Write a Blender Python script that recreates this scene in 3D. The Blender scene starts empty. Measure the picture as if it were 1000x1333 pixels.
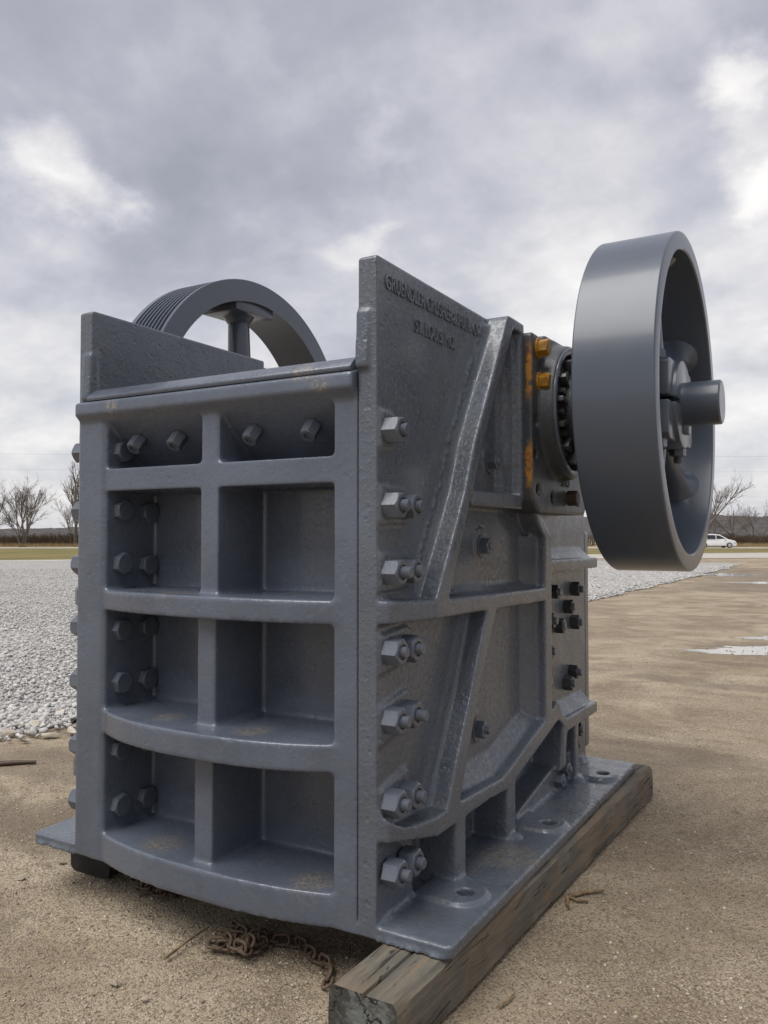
import bpy, bmesh, math, random
import numpy as np
from mathutils import Vector, Matrix, noise

R = math.radians
scene = bpy.context.scene
col = scene.collection
rng = random.Random(7)

# ------------------------------------------------------------------ camera
CAM = Vector((1.450, -2.458, 1.6))
YAW, PITCH = R(30.0), R(1.648)
cd = bpy.data.cameras.new('camera')
cam = bpy.data.objects.new('camera', cd)
col.objects.link(cam)
cam.location = CAM
cam.rotation_euler = (R(90) + PITCH, 0, YAW)
cd.sensor_fit = 'VERTICAL'
cd.sensor_height = 24.0
cd.lens = 24.0 * 1060 / 1333
cd.clip_start = 0.05
cd.clip_end = 6000
scene.camera = cam

# ------------------------------------------------------------------ render
scene.view_settings.view_transform = 'Standard'
scene.view_settings.look = 'None'
scene.view_settings.gamma = 1
scene.view_settings.exposure = 1.15
scene.view_settings.use_curve_mapping = False

# ------------------------------------------------------------------ world + sun
SUN_DIR = Vector((-0.16, -0.52, 1.10)).normalized()      # towards the sun
world = bpy.data.worlds.new('World')
scene.world = world
world.use_nodes = True
wt = world.node_tree
wt.nodes.clear()


class NT:
    """tiny node-graph helper"""
    def __init__(s, tree): s.t = tree
    def n(s, typ, **kw):
        nd = s.t.nodes.new(typ)
        for k, v in kw.items():
            if k.startswith('i_'):
                key = k[2:]
                key = int(key) if key.isdigit() else key.replace('_', ' ')
                s.put(nd.inputs[key], v)
            else: setattr(nd, k, v)
        return nd
    def put(s, sock, v):
        if isinstance(v, bpy.types.NodeSocket): s.t.links.new(v, sock)
        else: sock.default_value = v
    def math(s, op, a, b=0.0, c=None, clamp=False):
        nd = s.n('ShaderNodeMath', operation=op, use_clamp=clamp)
        s.put(nd.inputs[0], a); s.put(nd.inputs[1], b)
        if c is not None: s.put(nd.inputs[2], c)
        return nd.outputs[0]
    def vmath(s, op, a, b=(0, 0, 0), out=0):
        nd = s.n('ShaderNodeVectorMath', operation=op)
        s.put(nd.inputs[0], a); s.put(nd.inputs[1], b)
        return nd.outputs[out]
    def noise(s, vec, scale, detail=4, rough=0.55, dist=0.0, out='Fac'):
        nd = s.n('ShaderNodeTexNoise')
        s.put(nd.inputs['Vector'], vec); nd.inputs['Scale'].default_value = scale
        nd.inputs['Detail'].default_value = detail; nd.inputs['Roughness'].default_value = rough
        nd.inputs['Distortion'].default_value = dist
        return nd.outputs[out]
    def voro(s, vec, scale, out='Distance', feature='F1'):
        nd = s.n('ShaderNodeTexVoronoi', feature=feature)
        s.put(nd.inputs['Vector'], vec); nd.inputs['Scale'].default_value = scale
        return nd.outputs[out]
    def ramp(s, fac, stops, mode='LINEAR'):
        nd = s.n('ShaderNodeValToRGB')
        cr = nd.color_ramp; cr.interpolation = mode
        while len(cr.elements) < len(stops): cr.elements.new(0.5)
        for e, (p, c) in zip(cr.elements, stops):
            e.position = p; e.color = (c[0], c[1], c[2], 1) if not isinstance(c, (int, float)) else (c, c, c, 1)
        s.put(nd.inputs['Fac'], fac)
        return nd.outputs['Color']
    def mix(s, fac, a, b, mode='MIX'):
        nd = s.n('ShaderNodeMix', data_type='RGBA', blend_type=mode)
        s.put(nd.inputs['Factor'], fac)
        for sock, v in ((nd.inputs[6], a), (nd.inputs[7], b)):
            if isinstance(v, tuple) and len(v) == 3: v = (*v, 1)
            s.put(sock, v)
        return nd.outputs[2]
    def smooth(s, x, lo, hi):
        nd = s.n('ShaderNodeMapRange', interpolation_type='SMOOTHSTEP')
        s.put(nd.inputs['Value'], x)
        nd.inputs['From Min'].default_value = lo; nd.inputs['From Max'].default_value = hi
        return nd.outputs['Result']


w = NT(wt)
tc = w.n('ShaderNodeTexCoord')
dvec = tc.outputs['Generated']
sep = w.n('ShaderNodeSeparateXYZ'); w.put(sep.inputs[0], dvec)
zc = w.math('MAXIMUM', sep.outputs[2], 0.0)
den = w.math('ADD', zc, 0.42)
px = w.math('DIVIDE', sep.outputs[0], den)
py = w.math('DIVIDE', sep.outputs[1], den)
cmb = w.n('ShaderNodeCombineXYZ'); w.put(cmb.inputs[0], px); w.put(cmb.inputs[1], py)
cmb.inputs[2].default_value = 3.7
n1 = w.noise(cmb.outputs[0], 1.9, 9, 0.55, 0.15)
n2 = w.noise(cmb.outputs[0], 4.8, 8, 0.57, 0.10)
dens = w.math('ADD', w.math('MULTIPLY', n1, 0.60), w.math('MULTIPLY', n2, 0.40))
# thinner breaks in the deck, where the light comes through
def bg_dir(px_, py_):
    fw = Vector((-math.sin(YAW) * math.cos(PITCH), math.cos(YAW) * math.cos(PITCH), math.sin(PITCH)))
    rt = Vector((math.cos(YAW), math.sin(YAW), 0)); up = rt.cross(fw)
    return (fw + rt * ((px_ - 500) / 1060) - up * ((py_ - 666.5) / 1060)).normalized()
wob = w.vmath('SUBTRACT', w.noise(cmb.outputs[0], 6.5, 6, 0.55, 0.0, 'Color'), (0.5, 0.5, 0.5))
wd = w.vmath('ADD', dvec, w.vmath('MULTIPLY', wob, (0.17, 0.17, 0.17)))
brk = None
for (x_, y_, r_, a_) in (
        (75, 240, 0.052, 0.21), (125, 285, 0.04, 0.12), (965, 112, 0.042, 0.24), (1050, 180, 0.09, 0.11), (1000, 240, 0.040, 0.16), (850, 60, 0.05, 0.07),
        (30, 380, 0.10, 0.05), (690, 385, 0.08, 0.09), (975, 410, 0.09, 0.08), (470, 318, 0.028, 0.12), (495, 170, 0.025, 0.07),
        (930, 560, 0.2, 0.05), (20, 520, 0.2, 0.05), (340, 90, 0.05, 0.06), (320, 220, 0.05, 0.05)):
    d = w.vmath('DISTANCE', wd, tuple(bg_dir(x_, y_)), out=1)
    g = w.math('MULTIPLY', w.smooth(d, r_ * 1.5, r_ * 0.25), a_)
    brk = g if brk is None else w.math('ADD', brk, g)
low = w.math('MULTIPLY', w.smooth(zc, 0.50, 0.05), 0.085)
dens = w.math('ADD', w.math('ADD', dens, brk), low)
ccol = w.ramp(dens, [(0.34, (0.36, 0.37, 0.425)), (0.46, (0.46, 0.465, 0.525)), (0.54, (0.58, 0.58, 0.635)),
                     (0.63, (0.745, 0.735, 0.75)), (0.75, (0.98, 0.955, 0.93)), (0.95, (1.18, 1.15, 1.10))])
sky = w.n('ShaderNodeTexSky', sky_type='NISHITA', sun_disc=False)
sky.sun_elevation = math.asin(SUN_DIR.z)
sky.sun_rotation = math.atan2(SUN_DIR.x, SUN_DIR.y)
b1 = w.n('ShaderNodeBackground'); w.put(b1.inputs[0], sky.outputs[0]); b1.inputs[1].default_value = 0.07
b2 = w.n('ShaderNodeBackground'); w.put(b2.inputs[0], ccol); b2.inputs[1].default_value = 0.47
mx = w.n('ShaderNodeMixShader'); mx.inputs[0].default_value = 0.93
w.put(mx.inputs[1], b1.outputs[0]); w.put(mx.inputs[2], b2.outputs[0])
wo = w.n('ShaderNodeOutputWorld'); w.put(wo.inputs[0], mx.outputs[0])

sd = bpy.data.lights.new('sun', 'SUN')
sd.energy = 1.5
sd.angle = R(50)
sd.color = (1.0, 0.97, 0.92)
sun = bpy.data.objects.new('sun', sd)
col.objects.link(sun)
sun.rotation_euler = SUN_DIR.to_track_quat('Z', 'Y').to_euler()
sun.location = (-6, -6, 12)

# ------------------------------------------------------------------ materials
MATS = {}
def new_mat(name):
    m = bpy.data.materials.new(name); m.use_nodes = True
    t = NT(m.node_tree)
    bs = m.node_tree.nodes['Principled BSDF']
    MATS[name] = m
    return m, t, bs

def obj_coord(t): return t.n('ShaderNodeTexCoord').outputs['Object']

def bump(t, h, strength, dist, normal=None):
    b = t.n('ShaderNodeBump'); b.inputs['Strength'].default_value = strength
    b.inputs['Distance'].default_value = dist; t.put(b.inputs['Height'], h)
    if normal is not None: t.put(b.inputs['Normal'], normal)
    return b.outputs[0]

SMUDGES = [  # centre, radius of old rub marks on the painted casting
    ((-0.56, 0.02, 0.870), 0.11), ((-1.02, 0.03, 0.865), 0.10), ((-0.30, 0.05, 0.32), 0.12), ((-1.05, 0.05, 0.32), 0.13),
    ((-0.95, 0.02, 1.36), 0.12), ((0.17, 0.82, 0.25), 0.19), ((-0.22, -0.04, 2.15), 0.05), ((-1.30, -0.04, 2.15), 0.05),
    ((-0.30, -0.03, 2.21), 0.07)]

def paint(name, base, rough, cast, smudge=False, dust_bounce=0.0):
    m, t, bs = new_mat(name)
    o = obj_coord(t)
    big = t.noise(o, 2.2, 5, 0.6)
    c = t.mix(t.smooth(big, 0.35, 0.68), tuple(v * (0.88 if cast else 0.97) for v in base), tuple(v * (1.12 if cast else 1.03) for v in base))
    fine = t.noise(o, 34, 6, 0.62)
    c = t.mix(t.math('MULTIPLY', t.smooth(fine, 0.5, 0.75), 0.35 if cast else 0.06), c, tuple(v * 1.35 for v in base))
    if dust_bounce:
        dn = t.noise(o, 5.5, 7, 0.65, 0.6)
        c = t.mix(t.math('MULTIPLY', t.smooth(dn, 0.46, 0.72), dust_bounce), c, (0.13, 0.115, 0.088))
    if smudge:
        gate = t.smooth(t.noise(t.vmath('MULTIPLY', o, (1, 2.2, 1)), 60, 6, 0.75, 0.6), 0.47, 0.58)
        tot = None
        for p, r_ in SMUDGES:
            d = t.vmath('DISTANCE', o, p, out=1)
            g = t.smooth(d, r_, r_ * 0.3)
            tot = g if tot is None else t.math('MAXIMUM', tot, g)
        c = t.mix(t.math('MULTIPLY', t.math('MULTIPLY', tot, gate), 0.55), c, (0.33, 0.26, 0.14))
    t.put(bs.inputs['Base Color'], c)
    rn = t.noise(o, 9, 5, 0.6)
    rr = t.n('ShaderNodeMapRange'); t.put(rr.inputs['Value'], rn)
    rr.inputs['From Min'].default_value = 0.3; rr.inputs['From Max'].default_value = 0.7
    rr.inputs['To Min'].default_value = rough - (0.10 if cast else 0.02); rr.inputs['To Max'].default_value = rough + (0.14 if cast else 0.03)
    t.put(bs.inputs['Roughness'], rr.outputs[0])
    bs.inputs['Coat Weight'].default_value = 0.3; bs.inputs['Coat Roughness'].default_value = 0.14
    if cast > 0:
        vp = t.n('ShaderNodeTexVoronoi', feature='F1'); vp.inputs['Scale'].default_value = 21
        t.put(vp.inputs['Vector'], t.vmath('ADD', o, t.vmath('MULTIPLY', t.noise(o, 14, 3, 0.5, 0, 'Color'), (0.06, 0.06, 0.06))))
        vs_ = t.n('ShaderNodeSeparateColor'); t.put(vs_.inputs[0], vp.outputs['Color'])
        pits = t.math('MULTIPLY', t.smooth(vp.outputs['Distance'], 0.32, 0.05), t.smooth(vs_.outputs[0], 0.58, 0.85))
        h = t.math('ADD', t.math('MULTIPLY', t.noise(o, 7, 3, 0.5), 1.5), t.math('MULTIPLY', t.smooth(t.noise(o, 52, 5, 0.62), 0.46, 0.80), 0.5))
        h = t.math('SUBTRACT', h, t.math('MULTIPLY', pits, 0.55))
        t.put(bs.inputs['Normal'], bump(t, h, cast, 0.012))
    else:
        t.put(bs.inputs['Normal'], bump(t, t.noise(o, 160, 3, 0.6), 0.05, 0.002))
    return m

BASE = (0.088, 0.103, 0.135)
paint('cast_paint', BASE, 0.27, 0.22, True, 0.08)
paint('side_paint', (0.086, 0.099, 0.122), 0.28, 0.44, True, 0.24)  # brown tint is dust plus ground bounce put into the side's colour
paint('wheel_paint', (0.064, 0.078, 0.104), 0.32, 0.0)
paint('nut_paint', (0.084, 0.096, 0.120), 0.34, 0.15)
paint('dark_paint', (0.035, 0.036, 0.038), 0.35, 0.2)

m, t, bs = new_mat('housing_paint')          # grey over old yellow along the front edge
o = obj_coord(t)
sp = t.n('ShaderNodeSeparateXYZ'); t.put(sp.inputs[0], o)
edge = t.smooth(sp.outputs[1], 1.235, 1.20)
pat = t.smooth(t.noise(o, 9.0, 6, 0.65, 0.5), 0.32, 0.46)
zz = t.math('MAXIMUM', t.smooth(t.math('ABSOLUTE', t.math('SUBTRACT', sp.outputs[2], 2.38)), 0.17, 0.05),
            t.smooth(t.math('ABSOLUTE', t.math('SUBTRACT', sp.outputs[2], 1.93)), 0.15, 0.05))
pat = t.math('MULTIPLY', pat, t.smooth(t.math('ADD', sp.outputs[0], t.math('MULTIPLY', t.math('SUBTRACT', t.noise(o, 22, 5, 0.6), 0.5), 0.06)), 0.108, 0.118))
ymask = t.math('MULTIPLY', t.math('MULTIPLY', edge, zz), pat)
c = t.mix(t.smooth(t.noise(o, 4, 6, 0.65), 0.4, 0.7), (0.042, 0.046, 0.053), (0.080, 0.081, 0.080))
c = t.mix(ymask, c, t.mix(t.smooth(t.noise(o, 30, 4), 0.45, 0.62), (0.42, 0.19, 0.015), (0.20, 0.055, 0.02)))
t.put(bs.inputs['Base Color'], c); bs.inputs['Roughness'].default_value = 0.36
t.put(bs.inputs['Normal'], bump(t, t.math('ADD', t.noise(o, 18, 5, 0.6), t.math('MULTIPLY', t.noise(o, 90, 4), 0.3)), 0.35, 0.012))

def simple(name, c1, c2, scale, rough, bstr=0.2, bdist=0.004, metal=0.0, bscale=None):
    m, t, bs = new_mat(name); o = obj_coord(t)
    c = t.mix(t.smooth(t.noise(o, scale, 6, 0.65), 0.35, 0.68), c1, c2)
    t.put(bs.inputs['Base Color'], c)
    bs.inputs['Roughness'].default_value = rough; bs.inputs['Metallic'].default_value = metal
    if bstr: t.put(bs.inputs['Normal'], bump(t, t.noise(o, bscale or scale * 3, 6, 0.65), bstr, bdist))
    return m
simple('yellow_paint', (0.44, 0.225, 0.012), (0.20, 0.085, 0.015), 25, 0.38)
simple('rusty_bolt', (0.045, 0.030, 0.018), (0.075, 0.045, 0.022), 40, 0.5)
simple('chain_rust', (0.045, 0.029, 0.019), (0.115, 0.078, 0.050), 40, 0.8, 0.4)
simple('rubber', (0.018, 0.018, 0.018), (0.03, 0.028, 0.026), 20, 0.7)
simple('shaded_black_timber', (0.010, 0.009, 0.008), (0.022, 0.019, 0.016), 20, 0.8, 0.4)  # near black: shade under the crusher is painted into this timber
simple('twig_bark', (0.10, 0.065, 0.035), (0.24, 0.17, 0.09), 30, 0.9, 0.3)
simple('tree_bark', (0.075, 0.063, 0.053), (0.13, 0.11, 0.092), 3, 0.95, 0.3, 0.03)
simple('twigs', (0.14, 0.12, 0.105), (0.21, 0.18, 0.158), 0.8, 0.95, 0)
simple('thicket', (0.060, 0.042, 0.028), (0.135, 0.094, 0.058), 0.35, 0.95, 0)
simple('car_white', (0.72, 0.72, 0.72), (0.78, 0.78, 0.78), 1, 0.25, 0)
simple('car_glass', (0.02, 0.024, 0.028), (0.03, 0.034, 0.04), 1, 0.06, 0)
simple('car_rim', (0.42, 0.42, 0.43), (0.5, 0.5, 0.5), 3, 0.35, 0, metal=0.6)
simple('lamp_glass', (0.55, 0.55, 0.58), (0.7, 0.7, 0.7), 3, 0.1, 0)
simple('wire', (0.12, 0.12, 0.125), (0.16, 0.16, 0.165), 3, 0.6, 0)
simple('pole_wood', (0.10, 0.085, 0.07), (0.16, 0.13, 0.11), 3, 0.9, 0.2)

# dirt ---------------------------------------------------------------
m, t, bs = new_mat('dirt')
o = obj_coord(t)
a = t.noise(o, 0.62, 8, 0.62, 1.1)
b = t.noise(o, 3.2, 7, 0.65, 0.4)
f = t.noise(o, 38, 6, 0.7)
c = t.mix(t.smooth(a, 0.36, 0.66), (0.235, 0.180, 0.118), (0.465, 0.382, 0.275))
c = t.mix(t.math('MULTIPLY', t.smooth(t.noise(o, 1.5, 7, 0.66, 1.2), 0.49, 0.64), 0.75), c, (0.195, 0.147, 0.095))
c = t.mix(t.math('MULTIPLY', t.smooth(b, 0.40, 0.68), 0.5), c, (0.365, 0.295, 0.205))
c = t.mix(t.math('MULTIPLY', t.smooth(f, 0.52, 0.72), 0.6), c, (0.145, 0.108, 0.072))
# bits of pale stone pressed into it
vn = t.n('ShaderNodeTexVoronoi', feature='F1'); t.put(vn.inputs['Vector'], o); vn.inputs['Scale'].default_value = 66
vcs = t.n('ShaderNodeSeparateColor'); t.put(vcs.inputs[0], vn.outputs['Color'])
stone = t.math('MULTIPLY', t.smooth(vn.outputs['Distance'], 0.46, 0.26), t.smooth(vcs.outputs[0], 0.58, 0.70))
stone = t.math('MULTIPLY', stone, t.smooth(t.noise(o, 1.6, 6, 0.7, 0.6), 0.38, 0.62))
c = t.mix(t.math('MULTIPLY', stone, 0.9), c, t.mix(vcs.outputs[1], (0.30, 0.26, 0.205), (0.56, 0.51, 0.43)))
v2 = t.n('ShaderNodeTexVoronoi', feature='F1'); t.put(v2.inputs['Vector'], o); v2.inputs['Scale'].default_value = 135
v2s = t.n('ShaderNodeSeparateColor'); t.put(v2s.inputs[0], v2.outputs['Color'])
grit = t.smooth(t.noise(o, 1.1, 6, 0.7, 0.4), 0.36, 0.64)
c = t.mix(t.math('MULTIPLY', t.math('MULTIPLY', t.smooth(v2s.outputs[0], 0.60, 0.80), 0.62), t.math('ADD', t.math('MULTIPLY', grit, 0.85), 0.12)), c, (0.56, 0.485, 0.38))
c = t.mix(t.math('MULTIPLY', t.smooth(v2s.outputs[1], 0.68, 0.86), 0.75), c, (0.13, 0.10, 0.072))
# damp patches, and one darker patch behind the machine
sp = t.n('ShaderNodeSeparateXYZ'); t.put(sp.inputs[0], o)
tot = None
dn_ = t.math('MULTIPLY', t.math('SUBTRACT', t.noise(o, 2.5, 5, 0.6), 0.5), 1.3)
for (cx, cy, rx, ry) in ((0.15, 3.75, 0.75, 0.42), (-0.4, 7.1, 0.5, 0.28), (0.5, 6.9, 0.8, 0.25), (-3.6, 38, 4.5, 4.5), (-0.6, 34, 4, 8),
                         (-1.6, 25, 1.9, 3.2), (0.6, 10.3, 1.3, 0.9), (-3.5, 1.35, 0.8, 0.35), (-2.3, 0.55, 0.9, 0.35), (0.2, 8.6, 0.7, 0.2)):
    u = t.math('DIVIDE', t.math('SUBTRACT', sp.outputs[0], cx), rx)
    v = t.math('DIVIDE', t.math('SUBTRACT', sp.outputs[1], cy), ry)
    d = t.math('SQRT', t.math('ADD', t.math('MULTIPLY', u, u), t.math('MULTIPLY', v, v)))
    d = t.math('ADD', d, dn_)
    g = t.smooth(d, 1.1, 0.6)
    tot = g if tot is None else t.math('MAXIMUM', tot, g)
c = t.mix(t.math('MULTIPLY', tot, 0.50), c, (0.135, 0.100, 0.068))
t.put(bs.inputs['Base Color'], c)
t.put(bs.inputs['Roughness'], t.math('SUBTRACT', 0.95, t.math('MULTIPLY', tot, 0.25)))
bs.inputs['Specular IOR Level'].default_value = 0.3
h = t.math('ADD', t.math('MULTIPLY', b, 0.6), t.math('MULTIPLY', f, 0.5))
h = t.math('ADD', h, t.math('MULTIPLY', stone, 0.35))
h = t.math('ADD', h, t.math('MULTIPLY', t.math('SUBTRACT', 1.0, v2.outputs['Distance']), 0.22))
t.put(bs.inputs['Normal'], bump(t, h, 1.0, 0.028))

# gravel sheet ---------------------------------------------------------
m, t, bs = new_mat('gravel_bed')
o = obj_coord(t)
vn = t.n('ShaderNodeTexVoronoi', feature='F1'); t.put(vn.inputs['Vector'], o); vn.inputs['Scale'].default_value = 14
vcs = t.n('ShaderNodeSeparateColor'); t.put(vcs.inputs[0], vn.outputs['Color'])
c = t.mix(vcs.outputs[0], (0.31, 0.305, 0.295), (0.50, 0.49, 0.475))
c = t.mix(t.smooth(vn.outputs['Distance'], 0.45, 0.75), c, (0.17, 0.155, 0.14))
c = t.mix(t.math('MULTIPLY', t.smooth(t.noise(o, 0.5, 6, 0.6), 0.5, 0.72), 0.35), c, (0.40, 0.37, 0.32))
t.put(bs.inputs['Base Color'], c); bs.inputs['Roughness'].default_value = 0.9
t.put(bs.inputs['Normal'], bump(t, t.math('SUBTRACT', 1.0, vn.outputs['Distance']), 0.8, 0.05))

def stone_mat(name, c1, c2, tint):
    m, t, bs = new_mat(name)
    g = t.n('ShaderNodeNewGeometry').outputs['Random Per Island']
    o = obj_coord(t)
    c = t.mix(g, c1, c2)
    c = t.mix(t.math('MULTIPLY', t.smooth(t.noise(o, 22, 5, 0.6), 0.5, 0.7), 0.5), c, tint)
    t.put(bs.inputs['Base Color'], c); bs.inputs['Roughness'].default_value = 0.9
    t.put(bs.inputs['Normal'], bump(t, t.noise(o, 60, 5, 0.65), 0.4, 0.01))
stone_mat('gravel_stone', (0.35, 0.34, 0.325), (0.56, 0.548, 0.53), (0.33, 0.30, 0.26))
stone_mat('rock', (0.36, 0.32, 0.26), (0.50, 0.46, 0.39), (0.24, 0.18, 0.12))
stone_mat('small_rock', (0.27, 0.22, 0.165), (0.36, 0.31, 0.245), (0.22, 0.165, 0.11))
stone_mat('pebble', (0.18, 0.135, 0.09), (0.52, 0.46, 0.37), (0.17, 0.125, 0.085))

# grass, road, hills ------------------------------------------------------
simple('grass', (0.115, 0.100, 0.024), (0.185, 0.148, 0.045), 0.16, 0.95, 0.6, 0.05, bscale=9)
simple('dry_grass', (0.26, 0.19, 0.095), (0.36, 0.27, 0.15), 0.4, 0.95, 0.5, 0.05, bscale=8)
simple('road', (0.34, 0.315, 0.275), (0.44, 0.41, 0.36), 0.2, 0.9, 0.2, 0.01, bscale=6)
m, t, bs = new_mat('wooded_hill')
o = obj_coord(t)
st = t.vmath('MULTIPLY', o, (1, 1, 0.25))
c = t.mix(t.smooth(t.noise(st, 0.35, 6, 0.7), 0.35, 0.68), (0.048, 0.044, 0.046), (0.118, 0.104, 0.102))
t.put(bs.inputs['Base Color'], c); bs.inputs['Roughness'].default_value = 1.0
t.put(bs.inputs['Normal'], bump(t, t.noise(st, 0.5, 6, 0.7), 0.8, 1.5))

m, t, bs = new_mat('puddle_water')
o = obj_coord(t)
bs.inputs['Base Color'].default_value = (0.30, 0.28, 0.25, 1)
bs.inputs['Roughness'].default_value = 0.04
bs.inputs['IOR'].default_value = 1.9
t.put(bs.inputs['Normal'], bump(t, t.noise(o, 25, 3), 0.02, 0.002))

# timber -------------------------------------------------------------------
m, t, bs = new_mat('weathered_timber')
o = obj_coord(t)
st = t.vmath('MULTIPLY', o, (1.0, 0.10, 1.0))
g1 = t.noise(st, 22, 8, 0.7, 0.6)
g2 = t.noise(st, 70, 6, 0.7, 0.3)
c = t.mix(t.smooth(t.noise(o, 3.2, 6, 0.65, 0.5), 0.40, 0.62), (0.090, 0.086, 0.072), (0.150, 0.112, 0.074))
c = t.mix(t.math('MULTIPLY', t.smooth(g1, 0.42, 0.62), 0.5), c, (0.215, 0.180, 0.132))
c = t.mix(t.math('MULTIPLY', t.smooth(t.noise(st, 9, 6, 0.6, 0.4), 0.62, 0.72), 0.7), c, (0.27, 0.135, 0.045))
crk = t.smooth(t.noise(st, 30, 5, 0.65, 1.0), 0.40, 0.33)
c = t.mix(crk, c, (0.016, 0.013, 0.010))
c = t.mix(t.math('MULTIPLY', t.smooth(g2, 0.5, 0.7), 0.45), c, (0.085, 0.074, 0.058))
t.put(bs.inputs['Base Color'], c); bs.inputs['Roughness'].default_value = 0.85
h = t.math('SUBTRACT', t.math('ADD', t.math('MULTIPLY', g1, 0.8), t.math('MULTIPLY', g2, 0.4)), t.math('MULTIPLY', crk, 1.2))
t.put(bs.inputs['Normal'], bump(t, h, 0.7, 0.012))

m, t, bs = new_mat('timber_end')
o = obj_coord(t)
vo = t.vmath('ADD', o, t.vmath('MULTIPLY', t.noise(o, 9, 5, 0.65, 0, 'Color'), (0.16, 0.16, 0.16)))
vd = t.voro(vo, 9, feature='DISTANCE_TO_EDGE')
crk = t.math('MULTIPLY', t.smooth(vd, 0.05, 0.012), t.smooth(t.noise(o, 14, 3), 0.38, 0.52))
c = t.mix(t.smooth(t.noise(o, 11, 6, 0.65, 0.5), 0.42, 0.58), (0.135, 0.142, 0.130), (0.045, 0.042, 0.036))
c = t.mix(crk, c, (0.012, 0.010, 0.008))
t.put(bs.inputs['Base Color'], c); bs.inputs['Roughness'].default_value = 0.9
t.put(bs.inputs['Normal'], bump(t, t.math('SUBTRACT', t.noise(o, 30, 5, 0.7), t.math('MULTIPLY', crk, 1.0)), 0.7, 0.012))

# ------------------------------------------------------------------ mesh helpers
class MB:
    def __init__(s): s.v = []; s.f = []
    def add(s, vs, fs):
        k = len(s.v); s.v += [tuple(p) for p in vs]; s.f += [tuple(i + k for i in f) for f in fs]; return s
    def box(s, x0, x1, y0, y1, z0, z1):
        vs = [(x, y, z) for x in (x0, x1) for y in (y0, y1) for z in (z0, z1)]
        return s.add(vs, [(0, 1, 3, 2), (4, 6, 7, 5), (0, 4, 5, 1), (2, 3, 7, 6), (0, 2, 6, 4), (1, 5, 7, 3)])
    def prism(s, poly, ax, a0, a1, fn=None):
        """poly: 2-D outline in the other two axes (in order), extruded along ax"""
        n = len(poly)
        def mk(p, a):
            if ax == 'x': return (a, p[0], p[1])
            if ax == 'y': return (p[0], a, p[1])
            return (p[0], p[1], a)
        vs = [mk(p, a0) for p in poly] + [mk(p, a1) for p in poly]
        if fn: vs = [fn(v) for v in vs]
        fs = [tuple(range(n))[::-1], tuple(range(n, 2 * n))] + [(i, (i + 1) % n, n + (i + 1) % n, n + i) for i in range(n)]
        return s.add(vs, fs)
    def tube(s, p0, p1, r0, r1=None, n=16, cap=True):
        p0 = Vector(p0); p1 = Vector(p1); r1 = r0 if r1 is None else r1
        d = (p1 - p0).normalized(); a = d.orthogonal().normalized(); b = d.cross(a)
        vs = [p0 + (a * math.cos(2 * math.pi * i / n) + b * math.sin(2 * math.pi * i / n)) * r0 for i in range(n)]
        vs += [p1 + (a * math.cos(2 * math.pi * i / n) + b * math.sin(2 * math.pi * i / n)) * r1 for i in range(n)]
        fs = [(i, (i + 1) % n, n + (i + 1) % n, n + i) for i in range(n)]
        if cap: fs += [tuple(range(n))[::-1], tuple(range(n, 2 * n))]
        return s.add(vs, fs)
    def path(s, pts, rad, n=8, sx=1.0):
        """rounded sweep along points with a radius each"""
        pts = [Vector(p) for p in pts]; k = len(s.v); m_ = len(pts)
        ref = None
        for i, p in enumerate(pts):
            d = (pts[min(i + 1, m_ - 1)] - pts[max(i - 1, 0)]).normalized()
            if ref is None: ref = d.orthogonal().normalized()
            a = (ref - d * ref.dot(d)).normalized(); ref = a; b = d.cross(a)
            for j in range(n):
                an = 2 * math.pi * j / n
                s.v.append(tuple(p + (a * math.cos(an) * sx + b * math.sin(an)) * rad[i]))
        for i in range(m_ - 1):
            for j in range(n):
                s.f.append((k + i * n + j, k + i * n + (j + 1) % n, k + (i + 1) * n + (j + 1) % n, k + (i + 1) * n + j))
        s.f.append(tuple(k + j for j in range(n))[::-1]); s.f.append(tuple(k + (m_ - 1) * n + j for j in range(n)))
        return s
    def lathe_x(s, prof, yc, zc, n=96):
        """closed profile of (x, r) spun about an axis parallel to X"""
        k = len(s.v); m_ = len(prof)
        for i in range(n):
            a = 2 * math.pi * i / n
            for (x, r) in prof: s.v.append((x, yc + r * math.cos(a), zc + r * math.sin(a)))
        for i in range(n):
            for j in range(m_):
                s.f.append((k + i * m_ + j, k + i * m_ + (j + 1) % m_, k + ((i + 1) % n) * m_ + (j + 1) % m_, k + ((i + 1) % n) * m_ + j))
        return s
    def ball(s, c, r, sub=1, sc=(1, 1, 1)):
        bm = bmesh.new(); bmesh.ops.create_icosphere(bm, subdivisions=sub, radius=r)
        bm.verts.ensure_lookup_table()
        vs = [(c[0] + v.co.x * sc[0], c[1] + v.co.y * sc[1], c[2] + v.co.z * sc[2]) for v in bm.verts]
        fs = [tuple(v.index for v in f.verts) for f in bm.faces]; bm.free()
        return s.add(vs, fs)
    def weld(s, pts, r, step=0.016, jit=0.4, seed=1):
        g = random.Random(seed)
        pts = [Vector(p) for p in pts]
        for a, b in zip(pts, pts[1:]):
            n = max(1, int((b - a).length / step))
            for i in range(n):
                p = a.lerp(b, i / n) + Vector((g.uniform(-1, 1), g.uniform(-1, 1), g.uniform(-1, 1))) * r * jit
                s.ball(p, r * g.uniform(0.7, 1.25), 1)
        return s
    def mesh(s, name):
        me = bpy.data.meshes.new(name); me.from_pydata(s.v, [], s.f); me.update()
        bm = bmesh.new(); bm.from_mesh(me); bmesh.ops.recalc_face_normals(bm, faces=bm.faces)
        bm.to_mesh(me); bm.free()
        return me

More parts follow.
